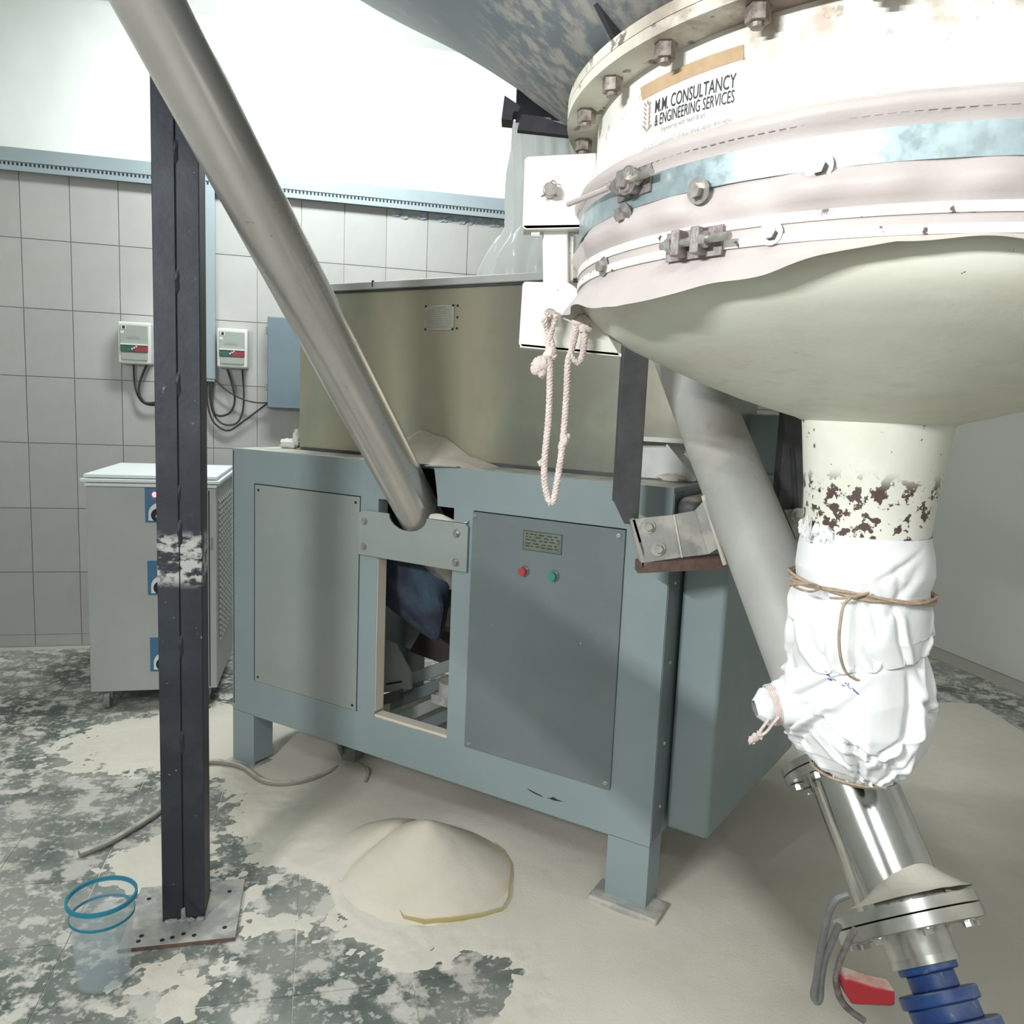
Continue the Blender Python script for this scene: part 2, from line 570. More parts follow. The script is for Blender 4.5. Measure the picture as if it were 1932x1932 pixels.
    red=mat('red button', (.24, .02, .045), .4),
    redlamp=mat('red push button', (.38, .06, .06), .35),
    greenlamp=mat('green push button', (.05, .26, .19), .35),
    chromebez=mat('bezel', (.35, .36, .36), .3, metal=.7),
    cabinet=mat('pale cabinet enamel', (.42, .435, .425), .5, var=(.39, .405, .40), vscale=3),
    cabtop=mat('white cabinet lid', (.74, .78, .78), .5),
    blue=mat('blue sticker', (.05, .16, .28), .5),
    white=mat('white print', (.72, .73, .72), .5),
    namep=mat('green brass plate', (.16, .19, .14), .4, metal=.4, var=(.22, .25, .20), vscale=30),
    namew=mat('worn white plate', (.46, .45, .37), .45, metal=.2, var=(.40, .40, .33), vscale=25),
    indigo=mat('dark blue cloth', (.045, .085, .125), .9, var=(.03, .03, .05), vscale=5, bump=.2, bscale=60, layers=[dict(col=(.10, .09, .11), scale=16, lo=.60, hi=.72, amt=.4)]),
    brownsteel=mat('brown steel beam', (.045, .032, .034), .6, var=(.07, .05, .05), vscale=9, dust=.9),
    yellow=film('yellow plastic sheet', (.66, .56, .22), .3, .55),
    plastic=film('clear polythene', (.90, .92, .91), .18, .14),
    tub=film('cyan tinted plastic', (.62, .72, .75), .2, .82),
    cyan=film('cyan rim', (.04, .32, .45), .3, .12),
    castor=mat('grey castor', (.22, .22, .21), .6, dust=.6),
    led=emit('red indicator', (1, .12, .16), 4),
    lamp=emit('tube glow', (1, 1, 1), 6),
    scrap=mat('pale scrap', (.62, .62, .58), .7),
)

# shared small meshes --------------------------------------------------


def bolt_mesh(name, m, r=.012, h=.012, washer=1.55, wh=.003, stub=0.0):
    b = MB()
    if washer:
        b.cyl((0, 0, 0), (0, 0, wh), r * washer, n=20)
    b.cyl((0, 0, wh * .9), (0, 0, wh + h), r, n=6)
    if stub:
        b.cyl((0, 0, wh + h * .9), (0, 0, wh + h + stub), r * .55, n=10)
    return b.mesh(name, m)


BM_HEX = bolt_mesh('hex_bolt', MT['bolt'], .009, .007, 1.5)
BM_SCREW = MB().cyl((0, 0, 0), (0, 0, .003), .0075, .006, n=14).cyl((0, 0, .0025), (0, 0, .0045), .0045, n=6).mesh('screw', MT['bolt'])
BM_HOLE = MB().cyl((0, 0, 0), (0, 0, .0012), .0055, n=12).mesh('screw_hole', MT['darkgap'])
BM_FL = bolt_mesh('flange_bolt', MT['boltdark'], .0155, .02, 0, 0, .006)
BM_BAND = bolt_mesh('band_bolt', MT['bolt'], .0085, .009, 1.75, .002)
BM_BIG = bolt_mesh('bracket_bolt', MT['plate'], .0105, .010, 1.75, .003)

# ------------------------------------------------------------------ room (aligned with the tiled wall)
WY = math.radians(13.325)
WO = Vector((-2.228, 4.644, 0))
WU = Vector((math.cos(WY), math.sin(WY), 0))
WN = Vector((math.sin(WY), -math.cos(WY), 0))     # out of the wall, into the room
RU0, RU1, RD, RH = -0.87, 5.2, 7.2, 3.6


def W(u, d, z):
    """point in the room: along the tiled wall, out from it, up"""
    return WO + WU * u + WN * d + Vector((0, 0, z))


def wbox(mb, u0, u1, d0, d1, z0, z1):
    return mb.hexa([W(u0, d1, z0), W(u1, d1, z0), W(u1, d0, z0), W(u0, d0, z0), W(u0, d1, z1), W(u1, d1, z1), W(u1, d0, z1), W(u0, d0, z1)])


def sroot(mb, name, m):
    o = single(mb, name, m, kind='structure')
    return o


floor = sroot(wbox(MB(), RU0 - .1, RU1 + .1, -.1, RD + .1, -.12, -.003), 'floor', MT['slab'])
ceiling = sroot(wbox(MB(), RU0 - .1, RU1 + .1, -.1, RD + .1, RH, RH + .1), 'ceiling', MT['ceiling'])
wall_back = sroot(wbox(wbox(MB(), RU0, RU1, -.1, -.012, 0, 2.7), RU0, RU1, -.1, 0, 2.7, RH), 'wall_back', MT['plaster'])
# uneven plaster skin
pm = MB()


def plast(a, b):
    u, z = RU0 + (RU1 - RU0) * a, 2.70 + (RH - 2.70) * b
    d = .006 + .016 * float(fbm(u * 1.6, z * 1.6, 5, 5)) + .007 * float(fbm(u * 7, z * 7, 9, 3))
    if b in (0, 1):
        d = .004
    return W(u, d, z)


pm.grid(plast, 260, 44)
part(pm, 'plaster_skin', MT['plaster'], wall_back, ang=180)
gm = wbox(MB(), RU0, RU1, -.012, -.003, 0, 2.7)
part(gm, 'grout_bed', MT['grout'], wall_back)
sroot(wbox(MB(), RU0 - .1, RU0, 0, RD, 0, RH), 'wall_left', MT['roomwall'])
sroot(wbox(MB(), RU1, RU1 + .1, 0, RD, 0, RH), 'wall_right', MT['roomwall'])
sroot(wbox(MB(), RU0 - .1, RU1 + .1, RD, RD + .1, 0, RH), 'wall_front', MT['roomwall'])
# wall tiles, one object each
TW, TH = .2485, .375
tm = {}


def tile_mesh(h):
    if h not in tm:
        w = TW - .004
        b = MB().box(-w / 2, w / 2, -.006, .006, 0, h - .004)
        tm[h] = b.mesh('wall_tile', MT['tile'])
    return tm[h]


c0 = 0.938
for i in range(-12, 18):
    u = c0 + (i + .5) * TW
    if u - TW / 2 < RU0 or u + TW / 2 > RU1:
        continue
    for j in range(8):
        z0 = .068 + (j - 1) * TH if j else .002
        h = (TH if j else .068)
        if j == 7:
            h = 2.70 - z0
        o = bpy.data.objects.new('wall_tile', tile_mesh(round(h, 4)))
        COL.objects.link(o)
        o.parent = wall_back
        jx, jz = random.uniform(-.004, .004), random.uniform(-.003, .003)
        o.matrix_local = Matrix.Translation(W(u, random.uniform(-.0005, .001), z0 + .002)) @ Matrix.Rotation(WY + jx, 4, 'Z') @ Matrix.Rotation(jz, 4, 'X')
        if j == 0:
            o.name = 'skirting_tile'
# floor tiles of green stone, one object each where they show
FT = .305
fm = MB().box(-FT / 2 + .0015, FT / 2 - .0015, -FT / 2 + .0015, FT / 2 - .0015, -.012, 0).mesh('floor_tile', MT['ftile'])
ja = FL(787, 1900)
ju = (ja - WO).dot(WU)
jd = (FL(640, 1868) - WO).dot(WN)
nt = 0
shown = []
for a in range(-12, 12):
    for b in range(-14, 10):
        u, d = ju + (a + .5) * FT, jd + (b + .5) * FT
        if not (RU0 + .1 < u < RU1 - .1 and .1 < d < RD - .1):
            continue
        p = W(u, d, 0)
        v = p - CAM
        if v.y < .9 or v.y > 4.9:
            continue
        z = v.dot(_f)
        sx, sy = 966 + FPX * v.dot(_r) / z, 966 - FPX * v.dot(_u) / z
        if -150 < sx < 1300 and 1250 < sy < 2250:
            shown.append((a, b))
            o = bpy.data.objects.new('floor_tile', fm)
            COL.objects.link(o)
            o.parent = floor
            o.matrix_local = Matrix.Translation(p + Vector((0, 0, random.uniform(-.0008, .0004)))) @ Matrix.Rotation(WY, 4, 'Z')
            nt += 1
shown = set(shown)
rest = MB()
for a in range(-24, 30):
    for b in range(-24, 30):
        u, d = ju + (a + .5) * FT, jd + (b + .5) * FT
        if (a, b) in shown or not (RU0 + .1 < u < RU1 - .1 and .1 < d < RD - .1):
            continue
        h = FT / 2 - .0015
        wbox(rest, u - h, u + h, d - h, d + h, -.012, 0)
part(rest, 'floor_tiles_beyond', MT['ftile'], floor, kind='stuff')
print('floor tiles', nt)
sroot(wbox(MB(), RU0, RU1, .0, .012, 0, .002), 'trim_1', MT['grout'])

# ------------------------------------------------------------------ mixing machine
TH_ = math.radians(30.62)
MW = 1.8245
MO = Vector((-1.1185, 3.1452, 0))
LX = Vector((math.cos(TH_), -math.sin(TH_), 0))
LY = Vector((math.sin(TH_), math.cos(TH_), 0))


def ML(lx, ly, z):
    return MO + LX * lx + LY * ly + Vector((0, 0, z))


mach = root('mixing_machine', 'blue-grey steel mixing machine on legs with tarnished open tank on top', 'machine', MO, -TH_)


def mp(mb, name, m, parent=None, **k):
    return part(mb, name, MT[m], parent or mach, world=False, **k)


b = MB()
b.box(0, .812, 0, .05, 1.168, 1.3)
b.prism([(.990, 0, 1.3), (1.0, 0, 1.25), (1.008, 0, 1.20), (1.010, 0, 1.168), (MW, 0, 1.168), (MW, 0, 1.3)], (0, .05, 0))
b.box(0, MW, 0, .05, .222, .370)
b.box(0, .128, 0, .05, .370, 1.168)
b.box(.671, .755, 0, .05, .370, 1.168)
b.box(1.078, 1.155, 0, .05, .370, 1.168)
b.box(1.69, MW, 0, .05, .370, 1.168)
mp(b, 'front_frame', 'frame')
b = MB().box(.006, .0085, -.0015, .001, .25, 1.29)
mp(b, 'corner_seam', 'darkgap')
b = MB().prism([(.985, 0.02, 1.301), (1.085, 0.02, 1.301), (1.085, -.004, 1.304), (.975, -.03, 1.300)], (0, 0, .003))
mp(b, 'bent_tab', 'frame')
b = MB().box(0, MW, .05, 1.15, 1.285, 1.3)
mp(b, 'deck', 'frame', bevel=.002)
b = MB().box(0, .02, .05, 1.15, .222, 1.285)
mp(b, 'side_panel', 'frame')
b = MB().box(MW - .02, MW, .05, 1.15, .222, 1.285)
mp(b, 'side_panel', 'frame')
b = MB().box(0, MW, 1.10, 1.15, .222, .37).box(0, MW, 1.10, 1.15, 1.15, 1.285).box(0, .1, 1.1, 1.15, .37, 1.15).box(MW - .5, MW, 1.1, 1.15, .37, 1.15)
mp(b, 'rear_frame', 'frame')
for (x0, x1, y0, y1, side) in ((0, .124, 0, .1, 1), (MW - .134, MW, 0, .1, -1), (0, .12, 1.05, 1.15, 1), (MW - .12, MW, 1.05, 1.15, -1)):
    b = MB()
    fy = y0 if y0 == 0 else y1 - .008
    b.box(x0, x1, fy, fy + .008, .0, .224)
    if side > 0:
        b.box(x0, x0 + .008, y0 + (.008 if y0 == 0 else 0), y1 - (0 if y0 == 0 else .008), .0, .224)
        if y0 == 0:
            b.box(x1 - .008, x1, y0 + .008, y1, .02, .224)
    else:
        b.box(x1 - .008, x1, y0 + (.008 if y0 == 0 else 0), y1 - (0 if y0 == 0 else .008), .0, .224)
    mp(b, 'leg', 'frame')
    b = MB().box(x0 - .04, x1 + .05, y0 - .04, y1 - .03, .0, .030) if y0 == 0 and side < 0 else MB().box(x0 - .02, x1 + .02, y0 - .02, y1 + .02, -.004, .006)
    mp(b, 'foot_plate', 'plate', bevel=.006)
# panels
lp = mp(MB().box(.130, .669, -.001, .012, .372, 1.166), 'access_panel', 'panel', bevel=.001)
for q in ((.15, 1.145), (.65, 1.145), (.65, .39), (.148, .39)):
    inst(BM_HOLE, 'screw_hole', lp, (q[0], -.0005, q[1]), (0, -1, 0), world=False)
b = MB()
for x0, x1, z0, z1 in ((.126, .130, .372, 1.168), (.126, .673, 1.166, 1.170), (.669, .673, .372, 1.168)):
    b.box(x0, x1, -.0008, .01, z0, z1)
mp(b, 'panel_gap', 'darkgap')
rp = mp(MB().box(1.156, 1.689, -.007, .004, .366, 1.165), 'control_panel', 'panel2', bevel=.002, label='dark grey control panel with two push buttons')
for q in ((1.166, 1.153), (1.67, 1.147), (1.174, .380), (1.674, .386)):
    inst(BM_SCREW, 'screw', rp, (q[0], -.007, q[1]), (0, -1, 0), world=False, scale=1.25)
for q in ((1.248, .804), (1.567, .803)):
    inst(BM_SCREW, 'rivet', rp, (q[0], -.007, q[1]), (0, -1, 0), world=False, scale=.6)
npl = mp(MB().box(1.35, 1.486, -.0095, -.006, 1.066, 1.127), 'nameplate', 'namep', rp, bevel=.001)
b = MB()
rnd = random.Random(4)
for k, z in enumerate((1.117, 1.108, 1.099, 1.088, 1.079)):
    x = 1.358
    while x < 1.475:
        w = rnd.uniform(.006, .02)
        b.box(x, min(1.478, x + w), -.0099, -.0094, z - .0018, z + .0018)
        x += w + rnd.uniform(.004, .014)
b.box(1.350, 1.486, -.0099, -.0094, 1.1255, 1.127).box(1.350, 1.486, -.0099, -.0094, 1.066, 1.0675).box(1.350, 1.3515, -.0099, -.0094, 1.066, 1.127).box(1.4845, 1.486, -.0099, -.0094, 1.066, 1.127)
mp(b, 'engraved_print', 'print', rp)
for x, m, lb in ((1.359, 'redlamp', 'red push button'), (1.465, 'greenlamp', 'green push button')):
    b = MB().cyl((x, -.006, .998), (x, -.014, .998), .0185, .0165, n=24)
    mp(b, 'bezel', 'chromebez', rp)
    b = MB().cyl((x, -.013, .998), (x, -.028, .998), .0145, .0125, n=24)
    mp(b, 'push_button', m, rp, label=lb)
# notched cover plate
poly = [(.675, .962), (1.143, .962), (1.143, 1.112), (1.132, 1.123), (.978, 1.123)]
for k in range(13):
    a = math.pi * k / 12
    poly.append((.893 + .083 * math.cos(a), 1.123 - .053 * math.sin(a)))
poly += [(.690, 1.123), (.675, 1.11)]
cp = mp(MB().prism([(x, -.004, z) for x, z in poly], (0, -.009, 0)), 'notched_cover_plate', 'panel', bevel=.0015)
for q in ((.703, 1.084), (.702, .994), (1.1, 1.087), (1.1, .99)):
    inst(BM_HEX, 'bolt', cp, (q[0], -.013, q[1]), (0, -1, 0), world=False, spin=random.random())
fl = MB()


def ridge(a, c):
    x = .985 + .155 * a
    return (x, -.016 + .03 * c, 1.1215 + (.018 * math.sin(math.pi * min(1, c * 1.1)) * (.5 + .5 * math.sin(2 * math.pi * a * .9 + .4)) + .004))


fl.grid(ridge, 20, 8)
mp(fl, 'flour_ridge', 'flour', cp)
b = MB()
b.prism([(1.40, -.0006, .286), (1.455, -.0006, .277), (1.46, -.0006, .273), (1.43, -.0006, .276), (1.41, -.0006, .281)], (0, .0004, 0))
b.prism([(1.475, -.0006, .276), (1.50, -.0006, .274), (1.535, -.0006, .280), (1.512, -.0006, .281), (1.497, -.0006, .285), (1.485, -.0006, .278)], (0, .0004, 0))
mp(b, 'paint_scratch', 'darkgap')
# flour lining the opening
b = MB().box(.7535, .757, .002, .049, .39, .955).box(.753, 1.078, .003, .049, .3705, .380)
mp(b, 'flour_lining', 'bran', bevel=.001)
# right-hand drive guard and corner strip
b = MB().box(MW, MW + .003, .003, .085, .235, 1.285)
cs = mp(b, 'corner_angle', 'panel2')
for z in (1.02, .78, .53, .33):
    inst(BM_SCREW, 'screw', cs, (MW + .003, .06, z), (1, 0, 0), world=False)
gb = FL(1495, 1410, .245) - MO
gp = [(1.835, .10), (1.966, .10), (gb.dot(LX), gb.dot(LY)), (1.835, gb.dot(LY))]
b = MB().prism([(x, y, .245) for x, y in gp], (0, 0, .93))
dg = mp(b, 'drive_guard', 'frame', bevel=.012, label='boxed drive guard on the machine side')
b = MB().box(MW, 1.90, .012, .6, 1.18, 1.275)
mp(b, 'bearing_cover', 'darksteel', bevel=.03, seg=4)
# tank --------------------------------------------------------------
TY0, TY1, TX0, TX1, TZ = .20, .95, .163, 1.60, 1.925
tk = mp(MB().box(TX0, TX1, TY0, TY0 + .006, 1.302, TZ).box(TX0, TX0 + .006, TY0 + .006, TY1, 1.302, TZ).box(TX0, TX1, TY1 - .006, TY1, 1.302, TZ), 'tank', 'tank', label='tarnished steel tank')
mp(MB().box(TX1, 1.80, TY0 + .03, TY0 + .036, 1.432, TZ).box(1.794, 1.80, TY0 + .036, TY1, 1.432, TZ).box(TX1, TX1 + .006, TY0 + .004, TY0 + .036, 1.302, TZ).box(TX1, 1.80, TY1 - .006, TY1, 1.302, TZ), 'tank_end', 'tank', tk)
mp(MB().box(TX1, 1.80, TY0 + .004, TY0 + .05, 1.418, 1.432), 'ledge', 'rim', tk)
r_ = MB()
r_.box(TX0 - .03, 1.83, TY0 - .028, TY0 + .012, 1.918, 1.944).box(TX0 - .03, TX0 + .012, TY0 + .012, TY1, 1.922, 1.944).box(1.79, 1.83, TY0 + .012, TY1, 1.922, 1.944).box(TX0 - .03, 1.83, TY1 - .012, TY1 + .03, 1.922, 1.944)
mp(r_, 'rim', 'rim', tk, bevel=.003)
mp(MB().box(TX0 - .02, 1.80, TY0 - .010, TY0, 1.911, 1.918), 'rim_bead', 'darksteel', tk)
mp(MB().box(.556, .560, TY0 - .030, TY0 - .02, 1.924, 1.948), 'rim_joint', 'darkgap', tk)
np_ = mp(MB().box(.785, .912, TY0 - .004, TY0, 1.766, 1.855), 'nameplate', 'namew', tk, bevel=.001)
b = MB()
rnd = random.Random(8)
for k in range(10):
    z = 1.845 - k * .0075
    x, xe = (.82, .878) if k == 0 else (.793, .903)
    while x < xe:
        w = rnd.uniform(.004, .014)
        b.box(x, min(xe, x + w), TY0 - .0046, TY0 - .0039, z - (.0022 if k == 0 else .0011), z + (.0022 if k == 0 else .0011))
        x += w + rnd.uniform(.002, .005)
mp(b, 'plate_print', 'printgrey', tk)
for q in ((.789, 1.851), (.908, 1.851), (.789, 1.770), (.908, 1.770), (.925, 1.850), (.925, 1.772), (.925, 1.81)):
    inst(BM_HOLE, 'rivet', tk, (q[0], TY0 - .004 if q[0] < .92 else TY0, q[1]), (0, -1, 0), world=False, scale=.8)
b = MB().prism([(TX0 - .005, TY0 + .03, 1.302), (TX0 - .11, TY0 + .03, 1.302), (TX0 - .005, TY0 + .03, 1.42)], (0, .006, 0))
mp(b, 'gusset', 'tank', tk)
b = MB().blob((TX0 - .055, TY0 + .0, 1.318), (.045, .03, .022), jit=.5, seed=3).blob((TX0 - .02, TY0 + .0, 1.345), (.016, .012, .035), jit=.4, seed=5)
mp(b, 'dust_clump', 'scrap', tk)
b = MB().box(TX0 + .02, 1.58, TY0 - .012, TY0, 1.301, 1.312)
mp(b, 'base_angle', 'darksteel', tk)
# chute on the right of the tank
b = MB().prism([(1.636, .2, 1.402), (1.717, .2, 1.406), (1.816, .2, 1.306), (1.636, .2, 1.306)], (0, .006, 0))
b.prism([(1.717, .2, 1.406), (1.816, .2, 1.306), (1.823, .2, 1.312), (1.722, .2, 1.414)], (0, .25, 0))
ch = mp(b, 'side_chute', 'rim')
mp(MB().prism([(1.632, .197, 1.404), (1.72, .197, 1.408), (1.72, .197, 1.4035), (1.632, .197, 1.3995)], (0, .01, 0)), 'chute_lip', 'chromebez', ch)
mp(MB().blob((1.76, .32, 1.36), (.05, .05, .035), jit=.4, seed=9).blob((1.745, .21, 1.31), (.05, .03, .016), jit=.3, seed=2), 'flour_clump', 'flour', ch)
mp(MB().box(1.56, 1.93, .86, 1.2, 1.30, 1.52).box(1.84, 1.93, .86, 1.2, .5, 1.30), 'rear_housing', 'frame', bevel=.01)
# inside of the machine
mp(MB().prism([(.45, .30, .95), (1.35, .30, .95), (1.35, .30, 1.285), (.45, .30, 1.285)], (0, .55, 0)), 'tank_bottom', 'darksteel')


def MP(x, y, ly):
    p = PL(x, y, MO + LY * ly, LY) - MO
    return (p.dot(LX), ly, p.z)


def mpoly(pts, ly, th, name, m, bev=0):
    return mp(MB().prism([MP(x, y, ly) for x, y in pts], (0, th, 0)), name, m, bevel=bev)


mpoly([(772, 1229), (800, 1182), (862, 1197), (862, 1262)], .42, .06, 'cross_beam', 'brownsteel')
mpoly([(809, 1060), (823, 1060), (822, 1186), (809, 1184)], .62, .03, 'inner_post', 'frame')
mpoly([(822, 1040), (870, 1040), (870, 1200), (822, 1188)], .80, .01, 'inner_sheet', 'bran')
mpoly([(700, 1190), (745, 1215), (775, 1270), (775, 1300), (700, 1310)], .30, .01, 'inner_bracket', 'panel')
mpoly([(728, 1289), (758, 1284), (758, 1288), (728, 1293)], .298, .002, 'slot', 'darkgap')
mpoly([(700, 1318), (752, 1303), (752, 1322), (700, 1338)], .27, .03, 'lower_plate', 'darksteel')
for k, (y0, y1, m) in enumerate(((1268, 1240, 'panel'), (1302, 1268, 'panel2'), (1338, 1298, 'panel'), (1372, 1330, 'panel2'))):
    mpoly([(735, y0 + 14), (862, y1), (862, y1 + 22), (735, y0 + 40)], .40 - k * .05, .03, 'base_rail', m, .003)
bb = mp(MB().box(.86, .98, .20, .30, .385, .42).cyl((.92, .25, .40), (.92, .25, .47), .05, n=20), 'bearing_block', 'plate', bevel=.003)
inst(BM_HEX, 'bolt', bb, (.875, .22, .42), (0, 0, 1), world=False)
inst(BM_HEX, 'bolt', bb, (.965, .22, .42), (0, 0, 1), world=False)
mp(MB().cyl((.45, .5, .80), (.80, .5, .80), .12, n=28).cyl((.80, .5, .80), (.86, .5, .80), .05, n=20), 'motor', 'darksteel', bevel=.004)
# heap of flour on the deck, leaning on the tank
hm = MB()
DX0, DX1, DY0, DY1 = .55, 1.24, .012, .197


def deckheap(a, c):
    x, y = DX0 + (DX1 - DX0) * a, DY0 + (DY1 - DY0) * c
    top_ = np.interp(x, [.55, .62, .70, .745, .775, .80, .84, .90, .96, 1.0, 1.04, 1.10, 1.16, 1.24], [1.292, 1.31, 1.36, 1.392, 1.409, 1.408, 1.396, 1.386, 1.352, 1.329, 1.320, 1.308, 1.295, 1.288])
    edge = np.interp(x, [.55, .7, .8, 1.0, 1.24], [1.29, 1.30, 1.303, 1.302, 1.29])
    z = edge + (top_ - edge) * c ** .8 + .006 * (float(fbm(x * 30, y * 30, 3)) - .5) * min(1, a * 6, (1 - a) * 6)
    return ML(x, y, z)


hm.grid(deckheap, 70, 22)
single(hm, 'flour_heap', MT['bran'], 'cream flour heap on the machine deck against the tank', 'flour heap', 'flour heaps')

# cloth hanging inside the opening
cl = MB()


def innercloth(a, c):
    # a around, c downwards
    ctr = Vector((.60, .20, 1.10)).lerp(Vector((.86, .22, .625)), c)
    ang = 2 * math.pi * a
    r0 = np.interp(c, [0, .2, .5, .75, .93, 1], [.10, .165, .175, .125, .05, .012])
    k = 1 + .13 * math.sin(3 * ang + 5 * c) + .07 * math.sin(7 * ang - 9 * c)
    p = ctr + Vector((math.cos(ang) * r0 * k, math.sin(ang) * r0 * .55 * k, .25 * math.cos(ang) * r0 * .8))
    return ML(*p)


cl.grid(innercloth, 40, 30, wrap=True)
single(cl, 'cloth_wrap', MT['indigo'], 'dark blue cloth wrap bunched inside the machine opening', 'cloth')

# ------------------------------------------------------------------ inclined pipe on the left
PA, PB = Vector((-.350, 2.690, 1.193)), Vector((-.844, 1.8, 2.378))
pd = (PB - PA).normalized()
PE = PA + pd * ((RH - .02 - PA.z) / pd.z)
PS = PA - pd * .42
lpipe = root('conveying_pipe', 'long dull steel pipe slanting from the ceiling into the machine front', 'pipe', PS)
part(MB().pipe(PS, PE, .0762, .073, 64), 'tube', MT['pipesteel'], lpipe)
b = MB().pipe(PE - pd * .16, PE - pd * .15, .125, .0765, 48)
part(b, 'flange', MT['chromed'], lpipe)
q = PA - pd * .18
part(MB().pipe(q - pd * .012, q + pd * .012, .080, .0765, 48), 'joint_ring', MT['pipesteel'], lpipe)

# ------------------------------------------------------------------ steel post
PYAW = WY
pf = Vector((-.888, 2.095, 0))
pu, pv = WU, -WN      # pv: away from the camera
pc = pf + pv * .056
post = root('steel_post', 'black square steel post welded from two channels, bolted-down base plate', 'post', pc)


def pbox(mb, u0, u1, v0, v1, z0, z1):
    f = lambda u, v, z: pc + pu * u + pv * v + Vector((0, 0, z))
    return mb.hexa([f(u0, v0, z0), f(u1, v0, z0), f(u1, v1, z0), f(u0, v1, z0), f(u0, v0, z1), f(u1, v0, z1), f(u1, v1, z1), f(u0, v1, z1)])


PZ = 2.41
for s in (-1, 1):
    b = MB()
    x0, x1 = (-.0565, -.0012) if s < 0 else (.0012, .0565)
    pbox(b, x0, x1, -.056, -.048, .012, PZ)
    pbox(b, x0, x1, .048, .056, .012, PZ)
    o = (-.0565, -.0485) if s < 0 else (.0485, .0565)
    pbox(b, o[0], o[1], -.048, .048, .012, PZ)
    part(b, 'channel', MT['post'], post, bevel=.002)
b = pbox(MB(), -.0012, .0012, -.052, .05, .012, PZ)
part(b, 'seam', MT['darkgap'], post)
b = pbox(MB(), -.15, .15, -.155, .125, 0, .012)
bp = part(b, 'base_plate', MT['plate'], post, bevel=.001)
b = pbox(MB(), -.151, .151, -.1565, -.155, .0005, .011)
part(b, 'rusty_edge', MT['rust'], bp)
BMH2 = MB().cyl((0, 0, 0), (0, 0, .0012), .0062, n=14).mesh('bolt_hole', MT['darkgap'])
for hx, hy in ((244, 1697), (0, 0), (281, 1696), (395, 1681), (433, 1682), (424, 1750), (366, 1765), (346, 1762), (325, 1769), (306, 1774), (267, 1766), (261, 1776)):
    if hx:
        inst(BMH2, 'bolt_hole', bp, FL(hx, hy, .0121), (0, 0, 1))
rnd = random.Random(5)
wm = MB().blob((0, 0, 0), (.006, .005, .03), n=8, m=6, jit=.5, seed=1).mesh('weld_bead', MT['post'])
for py in (285, 530, 725, 1005, 1220, 1400, 930):
    p = PL(np.interp(py, [225, 1743], [331, 347]), py, pc - pv * .056, WN)
    o = inst(wm, 'weld_bead', post, p, (0, 0, 1), scale=rnd.uniform(.7, 1.2))
b = MB()
for k in range(9):
    b.blob(pc + pu * rnd.uniform(-.05, .055) - pv * (.058 + rnd.uniform(0, .004)) + Vector((0, 0, .014)), (.012, .008, .006), jit=.5, seed=k)
b.blob(pc - pv * .06 + Vector((0, 0, .03)), (.008, .006, .022), jit=.4, seed=33)
part(b, 'weld_fillet', MT['plate'], bp)

# ------------------------------------------------------------------ things on the tiled wall


def wallhit(x, y, d=.05):
    p = PL(x, y, WO + WN * d, WN) - WO
    return p.dot(WU), p.z


tr = root('cable_trunking', 'long horizontal grey cable trunking along the top of the wall tiles', 'trunking', W(RU0, 0, 2.68))
part(wbox(MB(), RU0 + .02, RU1 - .02, .008, .055, 2.668, 2.775), 'body', MT['trunk'], tr)
part(wbox(MB(), RU0 + .02, RU1 - .02, .052, .060, 2.705, 2.778), 'lid', MT['trunk'], tr, bevel=.002)
part(wbox(MB(), RU0 + .02, RU1 - .02, .052, .057, 2.660, 2.684), 'lip', MT['trunk'], tr)
sb = MB()
k = RU0 + .05
while k < 3.0:
    wbox(sb, k, k + .010, .055, .0562, 2.687, 2.702)
    k += .021
part(sb, 'slot_row', MT['darkgap'], tr, kind='stuff')
rnd = random.Random(2)
pt = MB()
for k in range(60):
    u = 1.45 + rnd.random() * .85
    pt.blob(W(u, .007, 2.655 - rnd.random() * .03), (.035, .0022, .013), n=8, m=5, jit=.6, seed=k)
part(pt, 'putty_smear', MT['trunk'], tr)
vt = root('cable_trunking', 'vertical grey cable trunking dropping down the wall tiles behind the post', 'trunking', W(.41, 0, 1.58))
part(wbox(MB(), .366, .458, .008, .058, 1.585, 2.66), 'body', MT['trunk'], vt)
part(wbox(MB(), .362, .462, .055, .062, 1.60, 2.66), 'lid', MT['trunk'], vt, bevel=.002)
inst(BM_SCREW, 'screw', vt, W(.40, .0615, 2.60), WN)


